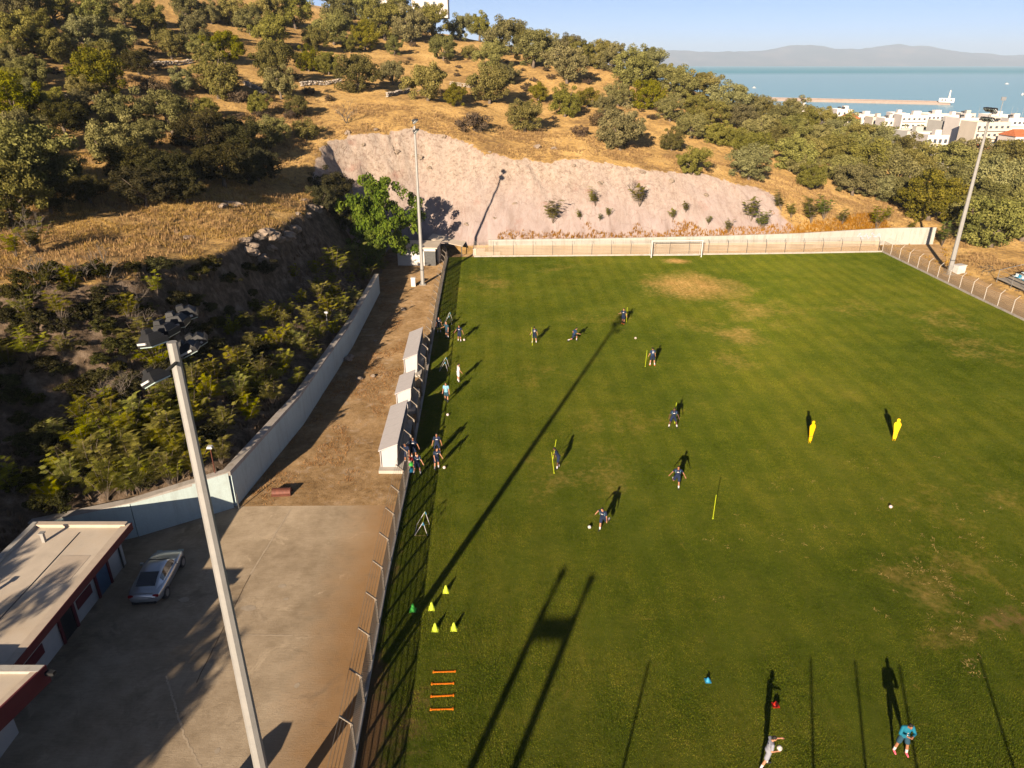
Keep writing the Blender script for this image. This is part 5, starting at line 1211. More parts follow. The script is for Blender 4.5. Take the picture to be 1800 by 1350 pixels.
# trees just outside the frame on the left that shade the slope and the roof
for i, (x, y, h) in enumerate([(-33.5, 10, 5.0), (-36, 15, 5.5), (-40, 20, 6), (-44, 26, 4), (-48, 30, 3.4), (-37, 7, 5.5), (-43, 14, 6), (-47, 20, 5), (-51, 24, 3), (-41, 2, 6), (-31.5, 5, 4.0), (-35, -2, 5), (-30.2, 0.5, 3.6), (-52, 34, 3), (-56, 40, 3), (-38.5, 11.5, 5), (-42, 23, 7), (-45.5, 17, 7), (-41, 9, 6.5), (-46, 28, 4), (-50, 28, 3), (-39.5, 15, 6.5), (-44, 20, 7), (-49, 23, 3.5), (-53, 30, 3), (-48, 33.5, 3), (-30.3, 8.5, 6), (-31.3, 4.0, 6), (-29.4, 1.5, 6.5), (-32.3, 12.5, 5.2), (-27.6, -3.0, 8.5), (-29, -6, 8)]):
    plant('olive_tree', 'o', (x, y, TZ(x, y) - .1), h, h * 1.05, None, 'olive tree outside the left edge shading the slope, %s from the near end' % ordw(i), 'tree', 'olive trees outside the left edge', rnd=rv)

for i, (x, y, h) in enumerate([(-43 + .94 * q - .34 * w_, 19 - .342 * q - .94 * w_, max(3.0, 7.6 + .3 * (j % 3) - .62 * max(0, -q)) - (1.5 if w_ < 0 else 0)) for j, (q, w_) in enumerate([(2.5, 0), (0, 1.5), (-2.5, 0), (-5, 1.5), (-7.5, 0), (-10, 1.5), (-12.5, 0), (-15, 1.5), (-17.5, 0), (-20, 1.5), (-1, -4), (-4, -4.5), (-7, -4), (-10, -4.5), (-13, -4), (-16, -4.5)])]):
    plant('holm_oak', 'd', (x, y, TZ(x, y) - .1), h, h * 1.1, None, 'holm oak added outside the left edge to shade the slope, %s of the row' % ordw(i), 'tree', 'holm oaks added outside the left edge', rnd=rv)  # unseen row added across the sun's path, heights set to shade the slope

ro_ = random.Random(71); ol = []
for _ in range(400):
    x, y = ro_.uniform(-118, -40), ro_.uniform(30, 185)
    if len(ol) < 70 and PXOF(x, y, TZ(x, y))[0] < -45 and x < -52 + max(0, (y - 60)) * .02 and all((x - q[0]) ** 2 + (y - q[1]) ** 2 > 36 for q in ol) and (y > 62 or x < -62): ol.append((x, y))
for i, (x, y) in enumerate(sorted(ol)):
    h = ro_.uniform(3.5, 5.5); plant('olive_tree', ro_.choice('oop'), (x, y, TZ(x, y) - .1), h, h * 1.1, None, 'tree on the hillside beyond the left edge of the view, %s from the left' % ordw(i), 'tree', 'trees beyond the left edge', rnd=rv)

# ------------------------------------------------------------------ saplings with long feathery leaves on the lower slope
def sapling_mesh(seed, mat, nst=5, spread=.35, size=.062):
    rs = random.Random(seed); st = MB(); V_ = []; F_ = []; T_ = []
    for k in range(nst):
        a = rs.uniform(0, 6.28); q = rs.uniform(.1, 1) * spread; tip = Vector((math.cos(a) * q, math.sin(a) * q, rs.uniform(.6, 1.0)))
        st.tube([(0, 0, -.05), tip * .5 + Vector((0, 0, .05)), tip], [.008, .006, .003], 4)
        for j in range(rs.randint(11, 15)):                          # fronds
            base = tip * rs.uniform(.35, 1.0); b_ = rs.uniform(0, 6.28); L = rs.uniform(.14, .25); fd = Vector((math.cos(b_), math.sin(b_), rs.uniform(.1, .5)))
            n = 7
            for i in range(n):
                u = (i + 1) / n; c = base + fd * L * u + Vector((0, 0, -.30 * L * u * u)); sd = Vector((-math.sin(b_), math.cos(b_), -.2))
                for s in (-1, 1):
                    e = c + sd * s * size * (1.1 - .5 * u) + fd * size * .25; w = fd * size * .22; o = len(V_)
                    V_ += [c - w * .5, e - w * .3, e + w * .7, c + w]; F_.append((o, o + 1, o + 2, o + 3)); T_.append(min(1, max(0, rs.gauss(.5, .2))))
    cm = npmesh('leaves', np.array([tuple(v) for v in V_]), np.array(F_), mat, False, {'tint': ('FACE', T_)})
    return st.mesh('stems', M['stub']), cm
VAR['b'] = [sapling_mesh(900 + i, M['bush'], 11, .48) for i in range(6)]
VAR['g'] = [sapling_mesh(950 + i, M['deep'], 11, .5) for i in range(3)]
SAP = [(165, 820, 70), (150, 780, 60), (190, 860, 70), (240, 850, 62), (215, 790, 62), (260, 800, 60), (300, 840, 60), (330, 800, 60), (350, 840, 50), (300, 760, 60), (240, 740, 60), (195, 740, 55), (390, 800, 50), (400, 750, 50),
       (340, 730, 56), (370, 700, 50), (420, 690, 50), (440, 735, 46), (460, 660, 46), (420, 640, 44), (480, 700, 40), (500, 640, 42), (520, 670, 36), (535, 610, 42), (555, 640, 32), (560, 590, 40), (590, 610, 30), (575, 560, 40),
       (600, 570, 34), (545, 560, 40), (515, 590, 40), (490, 600, 40), (450, 610, 40), (600, 540, 36), (620, 560, 26), (590, 520, 36), (560, 520, 34), (625, 525, 30), (590, 470, 50), (630, 460, 44), (660, 440, 40), (645, 490, 36), (670, 470, 36),
       (380, 660, 44), (340, 670, 44), (300, 700, 50), (270, 720, 50), (130, 850, 60), (200, 820, 64), (270, 870, 50), (320, 870, 46), (230, 880, 46), (100, 880, 46), (30, 860, 50), (280, 640, 50), (250, 600, 50), (230, 560, 46), (285, 590, 44),
       (60, 620, 50), (20, 640, 50), (110, 560, 44), (50, 560, 44), (130, 500, 40), (70, 430, 46), (30, 440, 40), (280, 520, 36), (120, 640, 36), (410, 590, 36), (560, 480, 30), (470, 560, 34), (440, 570, 30)]
rv = random.Random(9)
for _ in range(150):
    q = SAP[rv.randrange(45)]; a_ = rv.uniform(.5, .85)
    x_, y_ = q[0] + rv.gauss(0, 34), q[1] + rv.gauss(0, 26)
    if y_ < 860 - max(0, x_ - 330) * 1.18 and x_ > 60 and y_ < 880: SAP.append((x_, y_, q[2] * a_))
SAP.sort(key=lambda t: t[0])
def szone(x, y):
    a = 'at the left edge of the shaded slope' if x < 140 else 'left of the near floodlight pole' if x < 310 else 'just right of the near floodlight pole' if x < 430 else 'above the long retaining wall'
    return ('high up ' if y < 690 - max(0, x - 300) * .75 else 'low down ') + a
cnt = defaultdict(int)
for (px, py, w) in SAP:
    sz_ = szone(px, py); i = cnt[sz_]; cnt[sz_] += 1
    p = onterr(px, py + w * .35); dist = (Vector((0, 0, CAMH)) - p).length; wm = w / FPX * dist
    plant('sapling', 'b', p, wm * 1.05, wm * 1.1, None, 'feathery sapling %s, %s from the left' % (sz_, ordw(i)), 'sapling', 'saplings on the shaded slope', rnd=rv, parts=('stems', 'leaves'))
WEEDS = [(972, 378, 40, 'b'), (1047, 350, 30, 'b'), (1124, 350, 34, 'b'), (1070, 375, 16, 'b'), (1054, 385, 12, 'g'), (1020, 382, 16, 'b'), (1320, 375, 36, 'b'), (1340, 392, 30, 'g'), (1372, 360, 28, 'b'), (1390, 375, 22, 'b'), (1425, 375, 40, 'b'), (1447, 372, 34, 'g'),
         (1280, 400, 20, 'b'), (1183, 380, 18, 'b'), (1205, 368, 18, 'b'), (1480, 385, 24, 'b'), (1540, 390, 30, 'b'), (1562, 378, 18, 'b'), (1655, 418, 34, 'g'), (1600, 398, 18, 'b'), (1245, 392, 14, 'b')]
for i, (px, py, w, k_) in enumerate(sorted(WEEDS)):
    p = onterr(px, py + w * .45); dist = (Vector((0, 0, CAMH)) - p).length; wm = w / FPX * dist
    plant('sapling', k_, p, wm * 1.15, wm * 1.05, None, '%s young leafy plant from the left along the foot of the pale quarry face' % ordw(i), 'sapling', 'plants along the quarry foot', rnd=rv, parts=('stems', 'leaves'))
# the big leafy tree at the left end of the quarry
VAR['q'] = []
cmq, cq = crown_mesh('crown', M['deep'], 777, nclump=130, per=110, size=.028, rx=.52, rz=.44, zc=.54, cr=(.05, .09), low=.2, lobes=9)
VAR['q'] = [(trunk_mesh('trunk', M['stub'], cq, 5, .022, .25, 14), cmq)]
for i, (x, y, h) in enumerate([(-23.5, 98.5, 5.0), (-25.5, 102.5, 5.5), (-22.5, 103.5, 4.2), (-25.0, 95.0, 3.6)]):  # bushes added here to make the shaded quarry end darker
    plant('mastic_tree', 'd', (x, y, TZ(x, y) - .3), h, h * 1.1, None, 'dark bush added to deepen shade at the left end of the quarry, %s of four' % ordw(i), 'bush', 'dark bushes added to shade the quarry cliff')
plant('ailanthus_tree', 'q', (-17.8, 97.0, TZ(-17.8, 97.0)), 14.0, 10.2, 1.0, 'large fresh green leafy tree at the left end of the quarry', 'tree')
plant('ailanthus_tree', 'q', (-19.3, 93.5, TZ(-19.3, 93.5)), 6.2, 5.2, 3.0, 'smaller leafy tree below the large one beside the retaining wall end', 'tree')

# dark thicket on the shaded bank
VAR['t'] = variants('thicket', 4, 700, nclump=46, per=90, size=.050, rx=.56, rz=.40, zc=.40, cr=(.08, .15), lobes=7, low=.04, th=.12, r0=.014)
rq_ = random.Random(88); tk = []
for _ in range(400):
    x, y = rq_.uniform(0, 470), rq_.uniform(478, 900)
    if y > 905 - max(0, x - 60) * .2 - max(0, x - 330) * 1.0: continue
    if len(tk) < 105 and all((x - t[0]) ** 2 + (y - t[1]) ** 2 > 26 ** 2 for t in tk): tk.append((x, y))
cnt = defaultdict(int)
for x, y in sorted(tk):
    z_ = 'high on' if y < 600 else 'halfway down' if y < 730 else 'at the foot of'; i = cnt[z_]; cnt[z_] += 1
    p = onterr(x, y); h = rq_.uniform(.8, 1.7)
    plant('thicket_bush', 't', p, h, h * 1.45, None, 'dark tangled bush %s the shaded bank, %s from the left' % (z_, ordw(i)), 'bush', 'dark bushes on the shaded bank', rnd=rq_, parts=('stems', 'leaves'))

# bare shrubs
def bare_mesh(seed):
    rs = random.Random(seed); b = MB()
    def br(p, d, L, r, lv):
        e = p + d * L; m_ = p + d * L * .5 + Vector((rs.uniform(-.1, .1), rs.uniform(-.1, .1), rs.uniform(-.03, .1))) * L
        b.tube([p, m_, e], [r, r * .8, r * .55], 4, cap=False)
        if lv > 0:
            for k in range(rs.randint(2, 4)):
                dd = (d + Vector((rs.uniform(-.9, .9), rs.uniform(-.9, .9), rs.uniform(-.2, .6)))).normalized(); br(p + d * L * rs.uniform(.5, 1), dd, L * rs.uniform(.5, .8), r * .5, lv - 1)
    for k in range(4): br(Vector((0, 0, -.05)), Vector((rs.uniform(-.6, .6), rs.uniform(-.6, .6), 1)).normalized(), rs.uniform(.35, .5), .016, 3)
    return b.mesh('branches', M['deadwood'])
BM = [bare_mesh(s) for s in range(4)]
for i, (px, py, w) in enumerate(sorted([(55, 410, 60), (75, 500, 64), (190, 470, 56), (235, 530, 50), (255, 580, 50), (150, 480, 50), (220, 690, 66), (270, 680, 60), (195, 700, 56), (120, 590, 44), (330, 580, 40), (40, 540, 60), (610, 200, 44), (1110, 330, 24)])):
    p = onterr(px, py + w * .4); wm = w / FPX * (Vector((0, 0, CAMH)) - p).length
    r = empty('bare_shrub', p, px, 'leafless grey twiggy shrub on the slope, %s from the left' % ordw(i), 'shrub', 'leafless shrubs'); link('branches', BM[i % 4], r, scale=(wm * 1.1, wm * 1.1, wm * 1.0))

# brown scrub on the upper slopes
rs = random.Random(31); sc = []
for _ in range(520):
    px = rs.uniform(0, 1330); py = rs.uniform(20, 290)
    lim = 20 + (px > 560) * (px - 560) * .14
    if py < lim + 30 or (px < 580 and py > 225): continue
    if vn(px / 90, py / 50, 3) < -.25: continue
    if 580 < px < 1400 and py > 150 + (px - 580) * .16: continue
    sc.append((px, py))
rs.shuffle(sc); sc = sorted(sc[:190])
for i, (px, py) in enumerate(sc):
    p = onterr(px, py); h = rs.uniform(.6, 1.7)
    plant('scrub', 's', p, h, h * 1.35, None, 'low brown scrub bush on the dry hillside, %s from the left' % ordw(i), 'shrub', 'brown scrub on the hillside', rnd=rs, parts=('stems', 'leaves'))

# ------------------------------------------------------------------ dry grass, weeds and straw (uncountable)
def tufts(name, pos, h, mat, seed, blades=5, lean=.5, wid=.05, kind='stuff', label=None, cat=None):
    rs_ = np.random.RandomState(seed); n = len(pos); P_ = np.repeat(pos, blades, 0); H_ = np.repeat(h, blades) * (.6 + .7 * rs_.rand(n * blades))
    a = rs_.rand(n * blades) * 6.28; l = rs_.rand(n * blades) * lean; bo = rs_.normal(size=(n * blades, 2)) * .10
    base = P_ + np.stack([bo[:, 0], bo[:, 1], np.zeros(n * blades) - .03], 1); dx, dy = np.cos(a), np.sin(a)
    tip = base + np.stack([dx * l * H_, dy * l * H_, H_], 1); sd = np.stack([-dy, dx, 0 * dx], 1) * (wid * (.6 + .8 * rs_.rand(n * blades)))[:, None]
    mid = (base + tip) / 2 + np.stack([0 * dx, 0 * dx, .08 * H_], 1)
    v = np.stack([base - sd * .5, base + sd * .5, mid + sd * .4, tip, mid - sd * .4], 1).reshape(-1, 3); k = np.arange(n * blades)[:, None] * 5
    f = np.concatenate([k + np.array([[0, 1, 2, 4]]), ], 0); f2 = k + np.array([[4, 2, 3, 3]])
    t = np.clip(.5 + .25 * rs_.normal(size=n * blades), 0, 1)
    me = bpy.data.meshes.new(name); vl = v
    F4 = f; F3 = k + np.array([[4, 2, 3]])
    me.vertices.add(len(vl)); me.vertices.foreach_set('co', vl.astype(np.float32).ravel())
    nl = F4.size + F3.size; me.loops.add(nl); me.loops.foreach_set('vertex_index', np.concatenate([F4.ravel(), F3.ravel()]).astype(np.int32))
    me.polygons.add(len(F4) + len(F3)); me.polygons.foreach_set('loop_start', np.concatenate([np.arange(len(F4)) * 4, F4.size + np.arange(len(F3)) * 3]).astype(np.int32))
    me.polygons.foreach_set('loop_total', np.concatenate([np.full(len(F4), 4), np.full(len(F3), 3)]).astype(np.int32))
    me.materials.append(mat); at = me.attributes.new('tint', 'FLOAT', 'FACE'); at.data.foreach_set('value', np.concatenate([t, t]).astype(np.float32)); me.update(calc_edges=True)
    return tag(link(name, me), label, cat, kind=kind)
rs_ = np.random.RandomState(4)
def scatter(n, x0, x1, y0, y1, cond, seed):
    r = np.random.RandomState(seed); X = r.uniform(x0, x1, n); Y = r.uniform(y0, y1, n); z, q, c = terrain(X, Y); k = cond(X, Y, z, q, c, r)
    return np.stack([X, Y, z], 1)[k]
pos = scatter(75000, -62, 70, 45, 135, lambda X, Y, z, q, c, r: (z > .3) & (q < .3) & (c < .35) & (fbm(X / 5, Y / 5, 3, 8) > -.12), 1)
tufts('dry_grass', pos, .22 + .22 * np.random.RandomState(2).rand(len(pos)), M['drygrass'], 3, 5, .7, .045, label='golden dry grass over the hillside ledges', cat='grass')
pos = scatter(26000, -52, -23, 48, 100, lambda X, Y, z, q, c, r: (z > 8.2) & (c < .45) & (q < .3) & (fbm(X / 3, Y / 3, 3, 28) > .02), 31)
tufts('ledge_grass', pos, .10 + .22 * np.random.RandomState(5).rand(len(pos)), M['goldgrass'], 33, 5, 1.6, .035, label='tall golden grass on the sunlit ledge at left', cat='grass')
pos = scatter(5000, -50, -17, 30, 100, lambda X, Y, z, q, c, r: (z > 2.2) & (c > .3) & (fbm(X / 3, Y / 3, 3, 18) > .0), 6)
tufts('slope_weeds', pos, .3 + .3 * np.random.RandomState(2).rand(len(pos)), M['dry'], 13, 6, .9, .10, label='brown withered weeds over the shaded slope', cat='weeds')
def wc(X, Y, z, q, c, r):
    zz = z - 2.0; k = fbm(X / 2.3, Y / 2.3, 4, 9); k3 = fbm(X / 7.0, Y / 7.0, 2, 19)
    lim_ = .35 + .5 * k3 + 2.8 * np.clip(k + .25 * k3, 0, 1) * ((X > 6) & (X < 44))
    return (Y > 104.5) & (z > .6) & (X > -2) & (X < 62) & (zz < lim_ + .5 * r.rand(len(X))) & (r.rand(len(X)) < .8)
pos = scatter(26000, -2, 62, 104, 122, wc, 7)
tufts('quarry_weeds', pos, .16 + .38 * np.random.RandomState(3).rand(len(pos)), M['weed'], 14, 5, .6, .05, label='rusty orange dry weeds along the quarry foot behind the wall', cat='weeds')
r = np.random.RandomState(12); X = r.uniform(-17.5, -7.5, 26000); Y = r.uniform(38.7, 100, 26000); k = (fbm(X / 2.2, Y / 3.5, 3, 21) > .18) & (X < xfence(Y) - 2.6)
pos = np.stack([X, Y, 0 * X], 1)[k]; tufts('track_litter', pos, .05 + .10 * r.rand(len(pos)), M['weed'], 15, 3, 1.8, .03, label='rusty dry weeds and litter scattered on the dirt track', cat='weeds')
X = r.uniform(57.5, 76, 9000); Y = r.uniform(62, 112, 9000); k = (fbm(X / 3, Y / 3, 3, 23) > .0) & ((Y > 93) | (X > 70)); pos = np.stack([X, Y, 0 * X], 1)[k]
tufts('verge_grass', pos, .12 + .2 * r.rand(len(pos)), M['drygrass'], 16, 4, .9, .06, label='dry golden grass beside the right floodlight', cat='grass')
# pale straw scraps lying on the right of the pitch
sp = []
for (px, py, n, s) in [(1610, 1000, 40, .9), (1640, 1040, 40, 1.2), (1690, 1110, 26, .9), (1700, 1165, 12, .25), (1545, 1080, 8, .3), (1270, 955, 12, .6), (1410, 955, 16, .8), (1270, 1055, 6, .4), (1520, 985, 16, .9), (1760, 975, 26, 1.0), (1720, 900, 20, 1.2), (1640, 800, 12, .8), (1420, 870, 20, 1.6), (1520, 830, 20, 2.2), (1660, 950, 26, 1.6), (1480, 930, 14, 1.2), (1590, 880, 16, 2), (1340, 930, 10, 1.5), (1770, 1040, 16, .8)]:
    g = G(px, py)
    for _ in range(n): sp.append((g.x + r.normal() * s, g.y + r.normal() * s * .7, .045))
for px, py in [(1640 + 9 * k, 960 + 26 * k + 8 * math.sin(k)) for k in range(9)]:
    g = G(px, py)
    for _ in range(9): sp.append((g.x + r.normal() * .3, g.y + r.normal() * .3, .045))
sp = sp[::3]; M['strawflat'] = pm('straw_flat', (.27, .19, .06), .9, .3, 3, world=True)
tufts('straw_scraps', np.array(sp), np.full(len(sp), .035), M['strawflat'], 17, 7, 6.5, .035, label='pale straw scraps lying on the right side of the pitch', cat='straw')
# turf standing up from the pitch: short blades over the whole playing field
def mat_blade():  # same tones as the soil sheet below
    N = NT('turf_blade'); v = N.pos()
    def at(nm):
        x = N.n('ShaderNodeAttribute', attribute_name=nm); x.attribute_type = 'INSTANCER'; return x.outputs['Fac']
    n0 = N.noise(v, .055, 4, .55); n1 = N.noise(v, .35, 6, .62); n2 = N.noise(v, 2.2, 4, .68)
    f = N.math('ADD', N.math('ADD', N.math('MULTIPLY', n0, .35), N.math('MULTIPLY', n1, .3)), N.math('ADD', N.math('MULTIPLY', n2, .25), N.math('MULTIPLY', N.attr('tint'), .2)))
    col = N.ramp(f, [(.36, (.030, .054, .004)), (.46, (.073, .107, .008)), (.57, (.135, .156, .012)), (.74, (.26, .215, .030))])
    d = N.math('ADD', at('dry'), N.math('MULTIPLY', N.math('SUBTRACT', N.math('ADD', N.math('MULTIPLY', n2, .55), N.math('MULTIPLY', n1, .7)), .62), 1.5))
    col = N.mix(N.mapr(d, .2, .9, 0, .92), col, (.30, .185, .060))
    st = N.mapr(N.noise(v, 1.1, 8, .75, 1.2), .615, .67, 0, .62); col = N.mix(st, col, (.26, .19, .05))
    mo = N.noise(v, 5.5, 6, .75); col = N.mix(N.mapr(mo, .52, .62, 0, .55), col, (.022, .036, .003)); col = N.mix(N.mapr(mo, .47, .36, 0, .4), col, (.17, .165, .018))
    mp = N.n('ShaderNodeMapping'); mp.inputs['Rotation'].default_value = (0, 0, R(-2)); N.l(v, mp.inputs[0]); wv = N.n('ShaderNodeTexWave', wave_type='BANDS', bands_direction='X'); wv.inputs['Scale'].default_value = .16; wv.inputs['Distortion'].default_value = 1.6
    wv.inputs['Detail'].default_value = 4; wv.inputs['Detail Scale'].default_value = .8; N.l(mp.outputs[0], wv.inputs[0]); col = N.mix(N.mapr(wv.outputs['Fac'], .4, .8, 0, .3), col, (.045, .070, .005))
    a_ = N.n('ShaderNodeBsdfDiffuse'); N.l(col, a_.inputs[0]); t_ = N.n('ShaderNodeBsdfTranslucent'); N.l(col, t_.inputs[0])
    mx_ = N.n('ShaderNodeMixShader'); mx_.inputs[0].default_value = .3; N.l(a_.outputs[0], mx_.inputs[1]); N.l(t_.outputs[0], mx_.inputs[2]); N.l(mx_.outputs[0], N.out.inputs[0])
    return N.m
rb = np.random.RandomState(55); nb_ = 110; bp = rb.uniform(-.24, .24, (nb_, 2)); ba = rb.rand(nb_) * 6.28; bh = rb.uniform(.025, .055, nb_); bl = rb.rand(nb_) * .7; bwid = rb.uniform(.008, .016, nb_)
bv = np.zeros((nb_, 3, 3)); bv[:, 0, 0] = bp[:, 0] - np.sin(ba) * bwid; bv[:, 0, 1] = bp[:, 1] + np.cos(ba) * bwid; bv[:, 1, 0] = bp[:, 0] + np.sin(ba) * bwid; bv[:, 1, 1] = bp[:, 1] - np.cos(ba) * bwid
bv[:, 2, 0] = bp[:, 0] + np.cos(ba) * bl * bh; bv[:, 2, 1] = bp[:, 1] + np.sin(ba) * bl * bh; bv[:, 2, 2] = bh
pmesh = npmesh('turf_patch', bv.reshape(-1, 3), np.arange(nb_ * 3).reshape(-1, 3), mat_blade(), False, {'tint': ('FACE', rb.rand(nb_))})
patch = bpy.data.objects.new('turf_patch', pmesh)
vis = np.ones(Xp.shape, bool); lim_ = np.abs(Xp) < (Yp * .78 + 8); vis &= lim_ & (Yp > 16) & (df > .25) & (Yp < yfar(Xp) - .3) & (bare + .35 * fbm(Xp / .8, Yp / .8, 3, 61) < .62)
me = bpy.data.meshes.new('turf_grass'); Pv = np.stack([Xp, Yp, 0 * Xp], -1)[vis] + np.concatenate([rb.uniform(-.1, .1, (vis.sum(), 2)), np.zeros((vis.sum(), 1))], 1)
me.vertices.add(len(Pv)); me.vertices.foreach_set('co', Pv.astype(np.float32).ravel())
for nm, arr in (('dry', dry), ('sz', np.clip(1.05 - .5 * dry - .4 * bare + .4 * fbm(Xp / 2.5, Yp / 2.5, 3, 62), .35, 1.4))):
    at = me.attributes.new(nm, 'FLOAT', 'POINT'); at.data.foreach_set('value', arr[vis].astype(np.float32))
me.update(); tg = tag(link('turf_grass', me), 'short worn green turf over the whole football pitch', 'grass', kind='stuff')
ng = bpy.data.node_groups.new('turf', 'GeometryNodeTree'); ng.interface.new_socket('Geometry', in_out='INPUT', socket_type='NodeSocketGeometry'); ng.interface.new_socket('Geometry', in_out='OUTPUT', socket_type='NodeSocketGeometry')
gi = ng.nodes.new('NodeGroupInput'); go = ng.nodes.new('NodeGroupOutput'); ip = ng.nodes.new('GeometryNodeInstanceOnPoints'); oi_ = ng.nodes.new('GeometryNodeObjectInfo'); oi_.inputs['Object'].default_value = patch; oi_.inputs['As Instance'].default_value = True
rvn = ng.nodes.new('FunctionNodeRandomValue'); rvn.data_type = 'FLOAT_VECTOR'; rvn.inputs[0].default_value = (0, 0, 0); rvn.inputs[1].default_value = (0, 0, 6.283)
na = ng.nodes.new('GeometryNodeInputNamedAttribute'); na.data_type = 'FLOAT'; na.inputs['Name'].default_value = 'sz'
ng.links.new(gi.outputs[0], ip.inputs['Points']); ng.links.new(oi_.outputs['Geometry'], ip.inputs['Instance']); ng.links.new(rvn.outputs[0], ip.inputs['Rotation']); ng.links.new(na.outputs['Attribute'], ip.inputs['Scale']); ng.links.new(ip.outputs[0], go.inputs[0])
gmod = tg.modifiers.new('turf', 'NODES'); gmod.node_group = ng

# ------------------------------------------------------------------ boulders on the ledge rim, dry stone walls
BO = [(470, 400, 44), (500, 405, 36), (515, 395, 30), (455, 412, 30), (488, 420, 26), (440, 438, 36), (460, 445, 30), (478, 440, 24), (430, 425, 24), (548, 357, 26), (560, 365, 22), (533, 350, 18), (405, 352, 36), (385, 360, 24), (375, 460, 24), (365, 475, 20), (330, 415, 22), (310, 405, 18), (580, 350, 14), (520, 372, 16), (540, 378, 18)]
for i, (px, py, w) in enumerate(sorted(BO)):
    p = onterr(px, py + w * .2); s = w / FPX * (Vector((0, 0, CAMH)) - p).length * .55
    tag(link('boulder', RK[i % 5], None, p - Vector((0, 0, s * .16)), (rs.uniform(-.3, .3), rs.uniform(-.3, .3), rs.uniform(0, 6)), (s * .8, s * .62, s * .5)), 'pale craggy boulder on the ledge rim, %s from the left' % ordw(i), 'boulder', 'boulders on the ledge rim')
QS = [(610, 235, 9), (640, 262, 7), (735, 275, 12), (755, 300, 8), (700, 270, 9), (860, 268, 7), (975, 262, 10), (942, 260, 12), (1056, 322, 10), (1010, 290, 7), (1130, 305, 9), (1180, 318, 8), (820, 395, 7), (870, 385, 6), (905, 360, 6), (1240, 345, 8), (660, 230, 10), (780, 240, 9)]
for i, (px, py, w) in enumerate(sorted(QS)):
    p = onterr(px, py); s = w / FPX * (Vector((0, 0, CAMH)) - p).length * .6
    tag(link('rock_knob', RK[i % 5], None, p - Vector((0, 0, s * .25)), (rs.uniform(-.5, .5), rs.uniform(-.5, .5), rs.uniform(0, 6)), (s, s * .8, s * .8)), 'loose rock knob on the pale quarry face, %s from the left' % ordw(i), 'rock', 'rock knobs on the quarry face')
for i, (xa, ya, xb, yb, lb) in enumerate([(260, 118, 340, 112, 'dry stone terrace wall between the oaks high on the left slope'), (65, 175, 165, 180, 'long dry stone terrace wall at far left'), (528, 153, 600, 146, 'dry stone wall behind the quarry rim, left part'), (680, 172, 720, 162, 'short dry stone wall above the quarry rim'), (430, 150, 470, 170, 'tumbled dry stone wall in the clearing'), (790, 150, 830, 156, 'dry stone wall among the olives above the quarry')]):
    a = onterr(xa, ya); c = onterr(xb, yb); L = (c - a).length; w = MB(); rq = random.Random(i); nst = int(L / .35)
    vs0 = [v.co.copy() for v in RS[0].vertices]; fs0 = [tuple(q.vertices) for q in RS[0].polygons]
    nst = min(nst, 60)
    for k in range(nst):
        for lv in range(3):
            u = (k + rq.random()) / nst; q = a.lerp(c, u); z = TZ(q.x, q.y) + .12 + .26 * lv; s = rq.uniform(.18, .30); rm = Matrix.Rotation(rq.uniform(0, 6), 3, 'Z'); sv = [v.co.copy() for v in RS[rq.randrange(5)].vertices]
            w.add([rm @ Vector((v.x * s * 1.2, v.y * s, v.z * s * .8)) + Vector((q.x + rq.uniform(-.15, .15), q.y + rq.uniform(-.15, .15), z)) for v in sv], fs0)
    o = w.build('dry_stone_wall', M['stone']); tag(o, lb, 'stone wall')

# ------------------------------------------------------------------ town by the sea
def house(px0, px1, pyt, pyb, Y, mat, label, floors=3, roof='flat', cols=4, tank=0, depth=11, extra=0.0):
    a = AY(px0, pyt, Y); c = AY(px1, pyt, Y); w = c.x - a.x; zt = a.z; zb = AY(px0, pyb, Y).z - 6 - extra; h = zt - zb
    cxm = (a.x + c.x) / 2; r = empty('town_house', (cxm, Y, zb), R(random.Random(int(px0)).uniform(-6, 6)), label, 'house', 'white houses of the town')
    MB().box((0, depth / 2, h / 2), (w, depth, h)).build('wall', M[mat], r)
    if roof == 'flat':
        b = MB()
        for x, y, dx, dy in ((0, .12, w + .1, .24), (0, depth - .12, w + .1, .24), (-w / 2 + .12, depth / 2, .24, depth - .5), (w / 2 - .12, depth / 2, .24, depth - .5)): b.box((x, y, h + .3), (dx, dy, .6))
        b.build('parapet', M[mat], r)
        MB().box((w * .22, depth * .55, h + 1.1), (w * .3, 3.0, 2.2)).build('stair_tower', M[mat], r)
    else:
        hh = 2.4; b = MB(); e = .5
        b.add([(-w / 2 - e, -e, h), (w / 2 + e, -e, h), (w / 2 + e, depth + e, h), (-w / 2 - e, depth + e, h), (-w / 4, depth / 2, h + hh), (w / 4, depth / 2, h + hh)], [(0, 1, 5, 4), (1, 2, 5), (2, 3, 4, 5), (3, 0, 4), (3, 2, 1, 0)]); b.build('roof', M['tile'], r)
    fh = 3.1; wb = MB(); wb.box((0, 0, 0), (1.1, .08, 1.5)); wm_ = wb.mesh('window', M['window']); db = MB(); db.box((0, 0, 0), (w * .92, 1.1, .16)); db.box((0, -.5, .5), (w * .92, .06, .9)); dm = db.mesh('balcony', M[mat])
    for f in range(floors):
        z = h - 1.75 - fh * f
        if z < 1: break
        if floors >= 4: link('balcony', dm, r, (0, -.55, z - 1.1))
        for k in range(cols): link('window', wm_, r, (-w / 2 + w * (k + .5) / cols, -.03, z))
    for k in range(tank):
        b = MB(); x = -w * .3 + k * 2.4; b.tube([(x - .9, 2.4, h + 1.5), (x + .9, 2.4, h + 1.5)], .38, 10).box((x, 1.6, h + .9), (1.8, 1.5, .08)); b.build('solar_tank', M['tank'], r)
    return r
